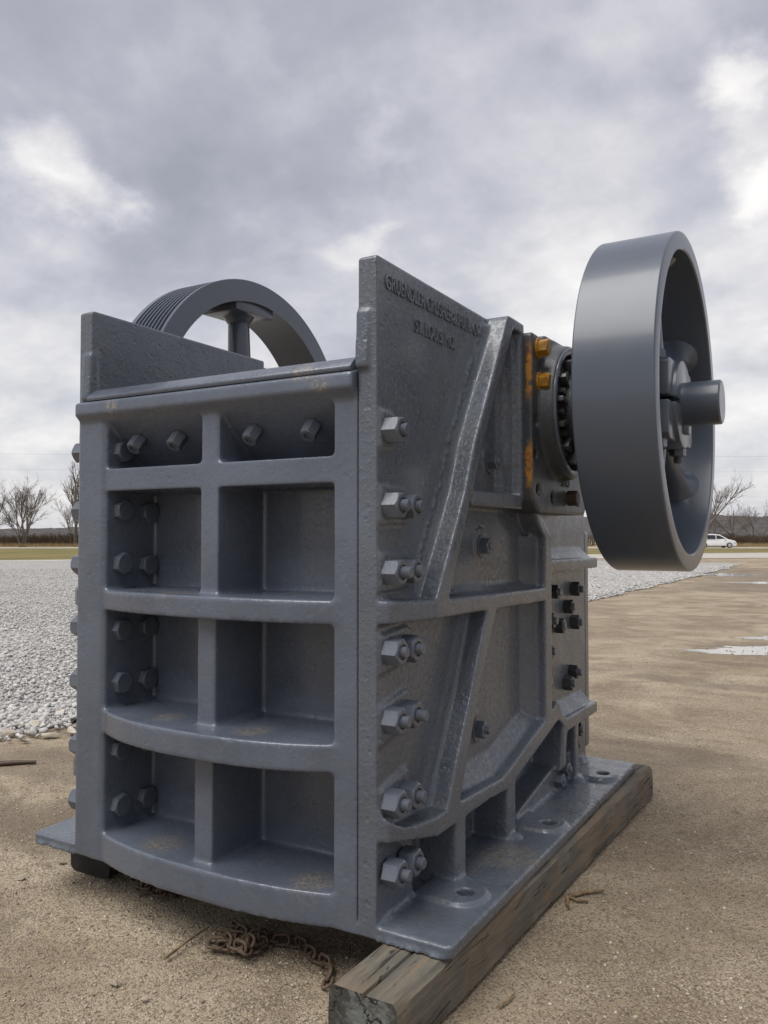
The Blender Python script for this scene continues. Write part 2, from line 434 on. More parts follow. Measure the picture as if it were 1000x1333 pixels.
def link(name, me, mat=None, parent=None, smooth=None):
    ob = bpy.data.objects.new(name, me); col.objects.link(ob)
    if parent is not None: ob.parent = parent
    if mat and not me.materials: me.materials.append(MATS[mat])
    if smooth is not None and len(me.polygons):
        me.polygons.foreach_set('use_smooth', [True] * len(me.polygons))
        if smooth < 180: me.set_sharp_from_angle(angle=R(smooth))
    return ob

def evaluated(ob):
    dg = bpy.context.evaluated_depsgraph_get(); dg.update()
    return bpy.data.meshes.new_from_object(ob.evaluated_get(dg))

def part(name, mb, mat, parent, bev=0.0, smooth=35, seg=2, origin=None):
    me = mb.mesh(name)
    if bev:
        ob = bpy.data.objects.new('tmp', me); col.objects.link(ob)
        mo = ob.modifiers.new('b', 'BEVEL'); mo.width = bev; mo.segments = seg; mo.limit_method = 'ANGLE'; mo.angle_limit = R(30)
        me2 = evaluated(ob); bpy.data.objects.remove(ob); me = me2; me.name = name
    return link(name, me, mat, parent, smooth)

def cast(name, mb, mat, parent, voxel=0.008, iters=6, cuts=None):
    """fuse overlapping shapes into one casting with soft fillets"""
    me = mb.mesh(name)
    ob = bpy.data.objects.new('tmp', me); col.objects.link(ob)
    mo = ob.modifiers.new('r', 'REMESH'); mo.mode = 'VOXEL'; mo.voxel_size = voxel; mo.use_smooth_shade = True
    sm = ob.modifiers.new('s', 'SMOOTH'); sm.factor = 0.5; sm.iterations = iters
    me2 = evaluated(ob); bpy.data.objects.remove(ob)
    me2.name = name
    return link(name, me2, mat, parent, 180)

def boolean_cut(mb, cutters):
    a = bpy.data.objects.new('a', mb.mesh('a')); col.objects.link(a)
    c = MB()
    for k in cutters: k(c)
    b = bpy.data.objects.new('b', c.mesh('b')); col.objects.link(b)
    mo = a.modifiers.new('d', 'BOOLEAN'); mo.object = b; mo.operation = 'DIFFERENCE'; mo.solver = 'EXACT'
    me = evaluated(a)
    out = MB().add([tuple(v.co) for v in me.vertices], [tuple(p.vertices) for p in me.polygons])
    bpy.data.objects.remove(a); bpy.data.objects.remove(b)
    return out

def tag(o, label=None, cat=None, group=None, kind=None):
    if label: o['label'] = label
    if cat: o['category'] = cat
    if group: o['group'] = group
    if kind: o['kind'] = kind
    return o

def empty(name, loc, rz=0.0):
    e = bpy.data.objects.new(name, None); col.objects.link(e)
    e.location = loc; e.rotation_euler = (0, 0, rz); e.empty_display_size = 0.2
    return e

def bg(u, v, z=0.0):
    """a point u metres to the right of and v metres ahead of where the photographer stands"""
    return Vector((CAM.x + u * math.cos(YAW) - v * math.sin(YAW), CAM.y + u * math.sin(YAW) + v * math.cos(YAW), z))

# ================================================================== THE SETTING
# ground: one sheet, fine near the machine and coarse out to the horizon
def graded(lo, hi, fine, far, growth):
    xs = list(np.arange(lo, hi, fine)); s = fine; x = xs[-1]
    while x < far: s *= growth; x += s; xs.append(x)
    s = fine; x = xs[0]
    while x > -far: s *= growth; x -= s; xs.insert(0, x)
    return xs
def ground_h(x, y):
    d = max(abs(x), abs(y - 3))
    if d > 40: return 0.0
    k = min(1.0, max(0.0, (8.2 - max(abs(x) * 0.9, abs(y - 1))) / 2.0))
    if k <= 0: return -0.006
    h = noise.noise(Vector((x * 0.45, y * 0.45, 0.3))) * 0.016 + noise.noise(Vector((x * 2.1, y * 2.1, 5))) * 0.007
    if -4 < x < 4 and -3 < y < 7:
        h += noise.noise(Vector((x * 7, y * 7, 9))) * 0.0035 + max(0, noise.noise(Vector((x * 16, y * 16, 2)))) * 0.006
    return h * k - 0.006
gx = graded(-4.6, 2.4, 0.028, 3000, 1.13); gy = graded(-1.6, 5.5, 0.028, 3000, 1.13)
gv = [(x, y, ground_h(x, y)) for y in gy for x in gx]
nx = len(gx)
gf = [(j * nx + i, j * nx + i + 1, (j + 1) * nx + i + 1, (j + 1) * nx + i) for j in range(len(gy) - 1) for i in range(nx - 1)]
gm = bpy.data.meshes.new('ground'); gm.from_pydata(gv, [], gf)
ground = link('ground', gm, 'dirt', None, 180); ground['kind'] = 'structure'

# gravel lot: edge wanders about x = -4.3
def lot_edge(y): return -4.28 + 0.28 * noise.noise(Vector((0, y * 0.5, 1.7))) + 0.12 * noise.noise(Vector((3, y * 1.9, 1.7))) + (0.012 * (y - 2) if y < 30 else 0.34)
def sheet(name, rows, mat, kind='structure'):
    """rows: list of lists of points"""
    n = len(rows[0]); vs = [p for r in rows for p in r]
    fs = [(j * n + i, j * n + i + 1, (j + 1) * n + i + 1, (j + 1) * n + i) for j in range(len(rows) - 1) for i in range(n - 1)]
    me = bpy.data.meshes.new(name); me.from_pydata([tuple(v) for v in vs], [], fs); me.update()
    bm = bmesh.new(); bm.from_mesh(me)
    bmesh.ops.recalc_face_normals(bm, faces=bm.faces)
    if sum(f.normal.z for f in bm.faces) < 0: bmesh.ops.reverse_faces(bm, faces=bm.faces)
    bm.to_mesh(me); bm.free()
    ob = link(name, me, mat, None, 180); ob['kind'] = kind
    return ob
rows = []
yy = -6.0
ystart = 1.55
y = ystart
while y < 48:
    e = lot_edge(y)
    rows.append([Vector((e - d_, y, 0.012 + (0.03 if d_ > 0.4 else 0.0) + 0.03 * noise.noise(Vector(((e - d_) * .6, y * .6, 4))) * min(1, d_))) for d_ in (0, 0.25, 0.6, 1.2, 2, 3.2, 5, 8, 12, 18, 26, 36, 50, 70)])
    for p in rows[-1]:
        dx, dy = p.x - CAM.x, p.y - CAM.y
        u_ = dx * math.cos(YAW) + dy * math.sin(YAW); v_ = -dx * math.sin(YAW) + dy * math.cos(YAW)
        if v_ > 50.5 + (u_ + 22) * 0.139 - 0.8: p.z = -0.05
    y += 0.25 if y < 12 else 0.8
sheet('gravel_lot', rows, 'gravel_bed')

# gravel road along the verge, verge grass, far road, dry grass
def line_v(u, v0, v1): return v0 + (v1 - v0) * (u + 22) / 54.0
def band(name, a, b, z, mat, u0=-260, u1=260, n=40):
    us = [u0 + (u1 - u0) * i / n for i in range(n + 1)]
    return sheet(name, [[bg(u, f(u), z) for u in us] for f in (a, lambda q: (a(q) + b(q)) / 2, b)], mat)
band('gravel_road', lambda u: line_v(u, 50.5, 58) , lambda u: line_v(u, 53.5, 74), 0.022, 'road')
band('grass_verge', lambda u: line_v(u, 53, 74), lambda u: 104, 0.028, 'grass')
band('far_road', lambda u: 99, lambda u: 107, 0.034, 'road')
band('field', lambda u: 107, lambda u: 150, 0.040, 'dry_grass')

# wooded hills far behind
def hill(name, v, top, seed, depth=120):
    us = np.arange(-420, 421, 2.2)
    rows = []
    for k, fr in enumerate((0.0, 0.55, 0.85, 1.0)):
        r = []
        for u in us:
            hgt = top(u) * (0.9 + 0.25 * noise.noise(Vector((u * 0.012, seed, 0))))
            j = noise.noise(Vector((u * 0.31, seed, k))) * 0.8 + noise.noise(Vector((u * 0.9, seed, k))) * 0.7
            r.append(bg(u, v + depth * fr, -1 + hgt * fr ** 0.7 + (j if k else 0)))
        rows.append(r)
    ob = sheet(name, rows, 'wooded_hill')
    return ob
hill('hill', 300, lambda u: 7.0 + 4.0 / (1 + math.exp(-(u - 60) / 40.0)), 3.1)
hill('hill', 520, lambda u: 9.0 + 13.0 / (1 + math.exp(-(u - 120) / 60.0)), 8.4)

# puddles on the lot
def puddle(cx, cy, rx, ry, ang, seed, zz=-0.0035):
    n = 420; vs = []
    ca, sa = math.cos(ang), math.sin(ang)
    for i in range(n):
        a = 2 * math.pi * i / n
        q = Vector((math.cos(a), math.sin(a), seed))
        k = 1 + 0.30 * noise.noise(Vector((q.x * 1.6, q.y * 1.6, seed))) + 0.22 * noise.noise(Vector((q.x * 6, q.y * 6, seed))) + 0.16 * noise.noise(Vector((q.x * 19, q.y * 19, seed))) + 0.10 * noise.noise(Vector((q.x * 55, q.y * 55, seed)))
        u, v = rx * k * math.copysign(abs(math.cos(a)) ** 1.25, math.cos(a)), ry * k * math.copysign(abs(math.sin(a)) ** 1.5, math.sin(a))
        vs.append((cx + u * ca - v * sa, cy + u * sa + v * ca, zz))
    me = bpy.data.meshes.new('puddle'); me.from_pydata(vs, [], [tuple(range(n))])
    ob = link('puddle', me, 'puddle_water'); ob['kind'] = 'structure'
puddle(0.80, 10.2, 1.45, 0.62, R(28), 1.1)
puddle(0.95, 11.95, 1.15, 0.42, R(28), 2.7)
puddle(-3.2, 33.5, 1.5, 1.3, R(30), 5.2)
puddle(-0.2, 28.5, 2.2, 0.8, R(28), 7.2)

# ================================================================== THE CRUSHER
CR = empty('jaw_crusher', (0, 0, 0))
tag(CR, 'big grey painted cast iron jaw crusher with ribbed sides and two large wheels', 'crusher')

def rib_x(y):                 # ribs fade into the plate's front edge
    if y < 0.018: return 0.005 + 0.037 * max(0, y) / 0.018
    if y < 0.28: return 0.042 + 0.058 * (y - 0.018) / 0.262
    return 0.10
def ribfn(v): return (rib_x(v[1]) if v[0] > 0.01 else v[0], v[1], v[2])

def ramp(s, A, B, xa, xb):
    k = len(s.v); n = len(A)
    for (a, b) in zip(A, B):
        s.v += [(-0.03, a[0], a[1]), (xa, a[0], a[1]), (xb, b[0], b[1]), (-0.03, b[0], b[1])]
    for i in range(n - 1):
        for j in range(4): s.f.append((k + i * 4 + j, k + i * 4 + (j + 1) % 4, k + i * 4 + 4 + (j + 1) % 4, k + i * 4 + 4 + j))
    s.f.append((k, k + 1, k + 2, k + 3)); e = k + (n - 1) * 4; s.f.append((e + 3, e + 2, e + 1, e))
def strip(s, ys, zt, zb, x0):
    for a, b in zip(range(len(ys)), range(1, len(ys))):
        s.prism([(ys[a], zb(ys[a])), (ys[b] + 0.001, zb(ys[b])), (ys[b] + 0.001, zt(ys[b])), (ys[a], zt(ys[a]))], 'x', x0, 0.1, ribfn)
def side_casting():
    s = MB()
    s.prism([(0, 0.2), (2.54, 0.2), (2.54, 1.735), (1.32, 1.735), (1.22, 1.80), (1.22, 2.60), (0.012, 2.60), (0, 2.588)], 'x', -0.076, 0.0)
    s = boolean_cut(s, [lambda c: c.prism([(0.27, 0.23), (1.95, 0.23), (1.95, 0.50), (1.74, 0.66), (1.10, 0.52), (0.27, 0.52)], 'x', -0.2, 0.3)])
    s.box(-0.118, -0.074, 0.22, 2.1, 0.205, 0.75)
    # hook and the long raking rib under it
    s.prism([(1.02, 2.603), (1.10, 2.607), (1.222, 2.604), (1.222, 2.556), (1.08, 2.553), (0.835, 2.165), (0.650, 1.858), (0.385, 1.36), (0.281, 1.36), (0.396, 1.544),
             (0.541, 1.776), (0.635, 1.987), (0.810, 2.264), (0.975, 2.532), (1.0, 2.58)], 'x', -0.03, 0.1)
    # cross bars
    s.prism([(0.60, 1.725), (1.185, 1.723), (1.185, 1.787), (0.62, 1.787)], 'x', -0.03, 0.1)
    ys = [0.0, 0.018, 0.05, 0.1, 0.16, 0.22, 0.28]
    strip(s, ys, lambda y: 1.372 - 0.012 * min(1, y / 0.28), lambda y: 1.288, -0.03)
    s.prism([(0.275, 1.360), (0.934, 1.345), (1.60, 1.337), (1.60, 1.268), (0.76, 1.282), (0.275, 1.288)], 'x', -0.03, 0.1)
    # upright rib with its chamfered head
    s.prism([(1.36, 1.715), (1.40, 1.66), (1.505, 1.590), (1.505, 0.60), (1.61, 0.62), (1.61, 1.60), (1.567, 1.625), (1.44, 1.715)], 'x', -0.03, 0.1)
    # lower raking rib
    s.prism([(0.77, 1.30), (0.60, 0.968), (0.447, 0.708), (0.352, 0.53), (0.47, 0.53), (0.548, 0.708), (0.676, 0.955), (0.875, 1.30)], 'x', -0.03, 0.1)
    # bottom bar that kicks up to the rear shelf
    strip(s, ys, lambda y: 0.64 - 0.08 * min(1, y / 0.12) ** 0.6, lambda y: 0.535 - 0.05 * y / 0.28, -0.076)
    top = [(0.275, 0.560), (0.40, 0.556), (0.49, 0.556), (0.924, 0.535), (1.007, 0.552), (1.514, 0.680), (1.62, 0.705), (1.70, 0.735), (1.725, 0.725), (1.77, 0.66), (1.868, 0.615), (2.444, 0.605)]
    bot = [(2.444, 0.543), (1.86, 0.545), (1.78, 0.60), (1.71, 0.635), (1.66, 0.625), (1.123, 0.495), (0.969, 0.470), (0.793, 0.482), (0.275, 0.485)]
    s.prism(top + bot, 'x', -0.076, 0.1)
    # foot ribs
    s.prism([(0.445, 0.22), (0.535, 0.22), (0.535, 0.51), (0.445, 0.51)], 'x', -0.10, 0.098)
    s.prism([(0.985, 0.22), (1.085, 0.22), (1.085, 0.50), (0.985, 0.50)], 'x', -0.10, 0.098)
    s.prism([(1.73, 0.66), (1.80, 0.63), (1.87, 0.56), (1.85, 0.45), (1.845, 0.36), (1.755, 0.36), (1.785, 0.48), (1.79, 0.58)], 'x', -0.10, 0.097)
    s.prism([(2.0, 0.22), (2.065, 0.22), (2.065, 0.57), (2.0, 0.57)], 'x', -0.03, 0.098)
    s.prism([(1.16, 0.22), (2.02, 0.22), (2.02, 0.40), (1.80, 0.385), (1.20, 0.285)], 'x', -0.10, 0.056)
    # upper rear shelf
    s.prism([(1.58, 1.405), (2.468, 1.405), (2.468, 1.468), (1.58, 1.472)], 'x', -0.03, 0.1)
    # bolt pads
    for (z, y1, tl) in ((1.975, 0.12, 0.0), (1.707, 0.225, 0.0), (1.470, 0.225, 0.0), (1.19, 0.225, 0.012), (0.948, 0.225, 0.02), (0.66, 0.225, 0.02)):
        s.prism([(0.012, z - 0.068 - tl), (y1, z - 0.06 + tl), (y1 + 0.012, z + 0.045 + tl), (y1 - 0.02, z + 0.066 + tl), (0.012, z + 0.07 - tl)], 'x', -0.02, 0.013)
    for (y, z) in ((1.0, 1.94), (0.905, 1.555), (0.845, 0.757)):
        s.tube((-0.02, y, z + 0.012), (0.010, y, z + 0.012), 0.066, n=20)
    # pads up at the fixed jaw wedge
    s.prism([(-0.020, 2.20), (0.03, 2.17), (0.03, 2.42), (-0.010, 2.40)], 'x', -0.082, -0.028)
    # weld beads along the feet of the ribs
    s.weld([(0.001, 0.226, 1.385), (0.001, 0.341, 1.56), (0.001, 0.487, 1.79), (0.001, 0.582, 1.99), (0.001, 0.758, 2.27), (0.001, 0.930, 2.55)], 0.0075, 0.008, 1.0, 3)
    ramp(s, [(1.60, 1.525), (2.46, 1.520)], [(1.60, 1.46), (2.46, 1.46)], 0.0, 0.07)
    ramp(s, [(1.84, 0.675), (2.43, 0.665)], [(1.84, 0.60), (2.43, 0.595)], 0.0, 0.08)
    # foot flange with bolt holes through its lugs
    def drill(c):
        for (x, y) in LUGS: c.tube((x, y, 0.1), (x, y, 0.4), 0.034, n=24)
    fl = boolean_cut(MB().prism([(-0.10, 0.0), (0.265, 0.0), (0.285, 0.015), (0.305, 2.50), (0.285, 2.54), (-0.10, 2.54)], 'z', 0.2, 0.246), [drill])
    s.add(fl.v, fl.f)
    for (x, y) in LUGS:
        lg = MB().prism([(x + 0.082 * math.cos(a), y + 0.105 * math.sin(a)) for a in [math.pi * i / 14 - math.pi / 2 for i in range(15)]] + [(0.0, y + 0.105), (0.0, y - 0.105)], 'z', 0.21, 0.264)
        lg = boolean_cut(lg, [drill]); s.add(lg.v, lg.f)
    # swept fillets where the ribs meet the plate
    s.prism([(-0.03, 1.07), (0.0, 1.07), (0.028, 1.13), (0.06, 1.165), (0.10, 1.175), (0.10, 1.22), (-0.03, 1.22)], 'z', 1.76, 2.58)
    s.prism([(-0.03, 1.40), (0.0, 1.40), (0.03, 1.46), (0.055, 1.51), (-0.03, 1.51)], 'z', 0.66, 1.60)
    ramp(s, [(0.50, 0.63), (1.0, 0.63), (1.514, 0.765)], [(0.53, 0.54), (0.95, 0.535), (1.514, 0.67)], 0.0, 0.05)
    ramp(s, [(0.232, 1.36), (0.347, 1.544), (0.492, 1.776), (0.587, 1.987), (0.762, 2.264), (0.935, 2.56)],
         [(0.30, 1.36), (0.411, 1.544), (0.556, 1.776), (0.65, 1.987), (0.825, 2.264), (0.99, 2.56)], 0.002, 0.024)
    ramp(s, [(0.690, 1.28), (0.525, 0.968), (0.375, 0.708), (0.29, 0.56)], [(0.775, 1.28), (0.61, 0.968), (0.457, 0.708), (0.37, 0.56)], 0.0, 0.022)
    ramp(s, [(0.03, 1.40), (0.30, 1.395)], [(0.03, 1.35), (0.30, 1.345)], 0.0, 0.03)
    ramp(s, [(0.60, 1.385), (1.52, 1.37)], [(0.60, 1.335), (1.52, 1.325)], 0.0, 0.04)
    s.weld([(0.01, 0.0, 0.205), (0.27, -0.002, 0.203)], 0.008, 0.010, 0.5, 9)
    s.weld([(0.004, 0.05, 0.246), (0.004, 0.26, 0.246)], 0.014, 0.012, 0.3, 10)
    s.weld([(0.058, 1.2, 0.246), (0.058, 1.98, 0.246)], 0.012, 0.012, 0.5, 14)
    s.weld([(0.004, 1.97, 0.25), (0.004, 2.5, 0.25)], 0.02, 0.016, 0.5, 15)
    for yr in (0.49, 1.035, 2.03): s.ball((0.10, yr, 0.245), 0.045, 2, (1, 1, 0.5))
    s.weld([(0.282, 0.02, 0.244), (0.304, 2.5, 0.244)], 0.005, 0.012, 0.5, 11)
    return s
LUGS = ((0.165, 0.378), (0.195, 1.249), (0.205, 2.159))
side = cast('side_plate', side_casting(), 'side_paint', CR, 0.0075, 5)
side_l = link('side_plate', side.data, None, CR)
side_l.scale = (-1, 1, 1); side_l.location = (-1.54, 0, 0)

# raised lettering on the near plate
def lettering(body, y0, z0, size, sx, parent, x=0.0018, name='lettering', mat='side_paint', ext=0.0035, n=1.0):
    cu = bpy.data.curves.new('txt', 'FONT'); cu.body = body; cu.size = size; cu.extrude = ext; cu.bevel_depth = 0.0006
    ob = bpy.data.objects.new('tmp', cu); col.objects.link(ob)
    me = evaluated(ob); bpy.data.objects.remove(ob)
    me.transform(Matrix(((0, 0, 1, x), (sx, 0, 0, y0), (0, 1, 0, z0), (0, 0, 0, 1))))
    me.materials.clear()
    return link(name, me, mat, parent, 30)
def fit_lettering(body, y0, y1, z0, size, parent):
    ob = lettering(body, y0, z0, size, 1.0, parent)
    w_ = max(v.co.y for v in ob.data.vertices) - y0
    k = (y1 - y0) / w_
    for v in ob.data.vertices: v.co.y = y0 + (v.co.y - y0) * k
    return ob
fit_lettering('GRUENDLER CRUSHER & PULV. CO.', 0.060, 0.925, 2.490, 0.080, side)
fit_lettering('ST. LOUIS, MO.', 0.285, 0.645, 2.382, 0.078, side)

# hex hardware (axis along +X, seated at x = 0)
def hex_mb(r, h, recess=0.0):
    s = MB(); ap = r * math.cos(math.pi / 6); n = 24
    def rho(a):
        b = (a % (math.pi / 3)) - math.pi / 6
        return ap / math.cos(b)
    A = [2 * math.pi * i / n for i in range(n)]
    lv = [[(0, rho(a)) for a in A], [(h - (rho(a) - ap * 0.93) * 0.75, rho(a)) for a in A], [(h, ap * 0.93)] * n]
    if recess: lv += [[(h, ap * recess)] * n, [(h - 0.008, ap * (recess - 0.03))] * n]
    for L in lv:
        for (x, q), a in zip(L, A): s.v.append((x, q * math.cos(a), q * math.sin(a)))
    for l in range(len(lv) - 1):
        for i in range(n): s.f.append((l * n + i, l * n + (i + 1) % n, (l + 1) * n + (i + 1) % n, (l + 1) * n + i))
    s.f.append(tuple(range(n))[::-1]); e = (len(lv) - 1) * n; s.f.append(tuple(range(e, e + n)))
    return s
def stud_mb(r, x0, x1, thread=True):
    s = MB(); n = 18; prof = []
    x = x0
    while thread and x < x1 - 0.006:
        prof += [(x, r), (x + 0.002, r * 0.93)]; x += 0.004
    prof += [(x1 - 0.005, r), (x1, r * 0.8)]
    for (x, q) in prof:
        for i in range(n): s.v.append((x, q * math.cos(2 * math.pi * i / n), q * math.sin(2 * math.pi * i / n)))
    m_ = len(prof)
    for j in range(m_ - 1):
        for i in range(n): s.f.append((j * n + i, j * n + (i + 1) % n, (j + 1) * n + (i + 1) % n, (j + 1) * n + i))
    s.f.append(tuple(range(n))[::-1]); s.f.append(tuple(range((m_ - 1) * n, m_ * n)))
    return s
def lib(mb, mat, bev=0.0, smooth=30):
    ob = part('tmp', mb, mat, None, bev, smooth); me = ob.data; bpy.data.objects.remove(ob); return me
ME_NUT = lib(hex_mb(0.050, 0.062, 0.64), 'nut_paint', 0.0)
ME_STUD = lib(stud_mb(0.0215, 0.04, 0.090), 'nut_paint')
ME_NUT_S = lib(hex_mb(0.038, 0.042), 'nut_paint', 0.0)
ME_STUD_S = lib(stud_mb(0.017, 0.03, 0.060), 'nut_paint')
ME_WASHER = lib(MB().lathe_x([(0, 0.0), (0.006, 0.0), (0.006, 0.05), (0, 0.05)], 0, 0, 24), 'nut_paint')
ME_NUT_D = lib(hex_mb(0.042, 0.050), 'dark_paint', 0.0)
ME_STUD_D = lib(stud_mb(0.022, 0.04, 0.068), 'nut_paint')
ME_HEAD = lib(hex_mb(0.050, 0.036), 'nut_paint', 0.0)

def put_mesh(name, me, loc, parent, rx=0.0, rot=None, ry=None):
    ob = bpy.data.objects.new(name, me); col.objects.link(ob); ob.parent = parent
    ob.location = loc
    ob.rotation_euler = rot if rot else (rx, 0, 0)
    return ob
def nut_and_stud(loc, parent, nut, stud, rx=None):
    rx = rng.uniform(0, 1.0) if rx is None else rx
    put_mesh('hex_nut', nut, loc, parent, rx)
    s_ = put_mesh('stud', stud, (loc[0] + rng.uniform(-0.012, 0.006), loc[1], loc[2]), parent, rng.uniform(0, 6))
FRONT_Z = (1.975, 1.707, 1.470, 1.190, 0.948, 0.660, 0.418)
for i, z in enumerate(FRONT_Z):
    nut_and_stud((0.011, 0.062, z), side, ME_NUT, ME_STUD, 0.12 + rng.uniform(-0.15, 0.15))
    if i: nut_and_stud((0.011, 0.178, z + rng.uniform(-0.004, 0.004)), side, ME_NUT, ME_STUD, 0.3 + rng.uniform(-0.3, 0.3))
    nut_and_stud((0.011, 0.062, z), side_l, ME_NUT, ME_STUD)
    if i: nut_and_stud((0.011, 0.178, z), side_l, ME_NUT, ME_STUD)
for (y, z) in ((1.0, 1.936), (0.905, 1.553), (0.845, 0.755)):
    put_mesh('washer', ME_WASHER, (0.008, y, z), side)
    nut_and_stud((0.012, y, z), side, ME_NUT_S, ME_STUD_S)
for (y, z) in ((1.88, 1.291), (2.27, 1.286), (2.14, 1.191), (1.80, 1.142), (1.97, 1.098), (2.262, 1.092), (1.765, 0.985), (1.735, 0.829), (2.225, 0.807), (2.12, 0.758), (2.29, 0.462), (2.226, 0.395)):
    nut_and_stud((0.002, y, z), side, ME_NUT_D, ME_STUD_D)
for (y, z) in ((1.80, 0.298), (1.895, 0.335)):
    nut_and_stud((0.055, y, z), side, ME_NUT_S, ME_STUD_S)

# front frame ---------------------------------------------------------------
def bulge(amp):
    def fn(v):
        k = max(0.0, 1 - abs((v[0] + 0.77) / 0.60) ** 2.6)
        return (v[0], v[1] - amp * k if v[1] < 0.05 else v[1], v[2])
    return fn
def bar(s, z0, z1, amp, y1=0.32, zl=0.0):
    n = 28
    xs = [-1.45 + (1.36) * i / n for i in range(n + 1)]
    f = bulge(amp)
    fr = [f((x, 0.0, 0))[1] for x in xs]
    poly = [(x, y) for x, y in zip(xs, fr)] + [(xs[-1], y1), (xs[0], y1)]
    s.prism(poly, 'z', z0, z1)
def front_casting():
    s = MB()
    s.box(-1.452, -0.078, 0.285, 0.36, 0.2, 2.14)
    s.box(-1.452, -1.362, 0.0, 0.36, 0.2, 2.12)
    s.box(-1.532, -1.38, -0.008, 0.03, 0.205, 2.14)
    s.box(-0.182, -0.0785, 0.0, 0.36, 0.2, 2.12)
    bar(s, 1.792, 1.890, 0.0)
    bar(s, 1.277, 1.366, 0.075)
    bar(s, 0.748, 0.850, 0.125)
    bar(s, 0.200, 0.320, 0.078)
    # upright between the pockets
    s.box(-0.822, -0.726, 0.002, 0.33, 1.85, 2.14)
    s.prism([(-0.822, 0.0), (-0.726, 0.0), (-0.726, 0.33), (-0.822, 0.33)], 'z', 1.30, 1.85)
    s.prism([(-0.822, -0.015), (-0.726, -0.015), (-0.726, 0.33), (-0.822, 0.33)], 'z', 0.78, 1.32)
    s.prism([(-0.822, -0.025), (-0.726, -0.025), (-0.726, 0.33), (-0.822, 0.33)], 'z', 0.24, 0.80)
    # head beam, its underside sloping back down into the top pockets
    s.prism([(-0.038, 2.128), (-0.034, 2.182), (0.02, 2.20), (0.34, 2.20), (0.34, 1.86), (0.225, 1.90), (0.0, 2.095)], 'x', -1.46, -0.082)
    s.prism([(-0.038, 2.128), (-0.034, 2.182), (0.02, 2.20), (0.02, 2.08)], 'x', -1.53, -1.40)
    return s
frame = cast('front_frame', front_casting(), 'cast_paint', CR, 0.008, 6)
# steel cap strip lying on the head beam
cap = part('cap_strip', MB().prism([(-0.026, 2.188), (-0.030, 2.204), (0.012, 2.242), (0.10, 2.242), (0.10, 2.188)], 'x', -1.462, -0.092), 'cast_paint', CR, 0.005)
# bolt heads on the pocket walls
for z in FRONT_Z[1:]:
    for y in (0.085, 0.238):
        put_mesh('bolt_head', ME_HEAD, (-1.366, y, z + rng.uniform(-0.006, 0.006)), frame, rng.uniform(0, 1))
        put_mesh('bolt_head', ME_HEAD, (-0.158, y - 0.01, z + rng.uniform(-0.006, 0.006)), frame, 0, (rng.uniform(0, 1), 0, math.pi))
put_mesh('bolt_head', ME_HEAD, (-1.366, 0.085, 1.972), frame, 0.3)
put_mesh('bolt_head', ME_HEAD, (-0.158, 0.075, 1.972), frame, 0, (0.2, 0, math.pi))
sl = Vector((0, -0.655, -0.755)).normalized()       # out of the sloping underside
q = sl.to_track_quat('X', 'Z').to_euler()
ME_SLOPE = lib(hex_mb(0.034, 0.064, 0.55), 'nut_paint', 0.0)
for x in (-1.245, -1.010, -0.605, -0.325):
    put_mesh('hex_nut', ME_SLOPE, (x, 0.082, 2.020), frame, 0, q)

# rear frame, swing jaw and pitman between the plates ------------------------------
s = MB(); s.box(-1.466, -0.074, 2.30, 2.42, 0.24, 1.62); s.box(-1.54, -0.0, 2.535, 2.62, 0.30, 1.62); s.box(-1.466, -0.074, 2.30, 2.62, 0.9, 1.1)
s.box(-1.466, -0.074, 2.42, 2.56, 0.24, 0.36)
cast('rear_frame', s, 'cast_paint', CR, 0.02, 3)
part('fixed_jaw_plate', MB().prism([(0.362, 0.35), (0.42, 0.35), (0.42, 2.14), (0.362, 2.14)], 'x', -1.44, -0.10), 'rubber', CR, 0.01)
s = MB().prism([(0.62, 0.45), (0.78, 0.45), (1.5, 1.7), (1.95, 2.0), (1.95, 2.45), (1.45, 2.5), (1.05, 2.25), (0.9, 1.6)], 'x', -1.40, -0.14)
cast('swing_jaw', s, 'cast_paint', CR, 0.03, 2)

# bearing housings -----------------------------------------------------------------
YA, ZA = 1.64, 2.228
def housing_casting():
    pl_ = [(1.207, 1.82), (1.225, 1.765), (1.27, 1.725), (1.34, 1.712), (2.06, 1.712), (2.10, 1.75), (2.10, 2.40), (2.02, 2.52), (1.75, 2.60), (1.42, 2.592), (1.36, 2.565), (1.225, 2.568), (1.207, 2.555)]
    h = MB().prism(pl_, 'x', -0.06, 0.14)
    holes = [(1.276, 2.152), (1.265, 1.992), (1.292, 1.821), (1.51, 1.789), (1.93, 1.785)]
    h = boolean_cut(h, [lambda c, p=p: c.tube((0.05, p[0], p[1]), (0.3, p[0], p[1]), 0.027, n=20) for p in holes])
    h.prism([(YA + 0.32 * math.cos(a), ZA + 0.32 * math.sin(a)) for a in [2 * math.pi * i / 48 for i in range(48)]], 'x', -0.06, 0.165)
    h.lathe_x([(0.10, 0.29), (0.10, 0.362), (0.15, 0.350), (0.20, 0.340), (0.212, 0.335), (0.212, 0.30), (0.205, 0.29)], YA, ZA, 72)
    return h
hs = cast('bearing_housing', housing_casting(), 'housing_paint', CR, 0.0075, 4)
hl = link('bearing_housing', hs.data, None, CR); hl.scale = (-1, 1, 1); hl.location = (-1.54, 0, 0)
ring = MB().lathe_x([(0.10, 0.14), (0.10, 0.285), (0.14, 0.285), (0.14, 0.27), (0.17, 0.26), (0.17, 0.19), (0.14, 0.17), (0.14, 0.14)], YA, ZA, 64)
part('bearing_cover', ring, 'dark_paint', hs, 0.003)
part('shaft_seal', MB().lathe_x([(0.13, 0.16), (0.13, 0.215), (0.43, 0.205), (0.43, 0.16)], YA, ZA, 64), 'dark_paint', hs, 0.004)
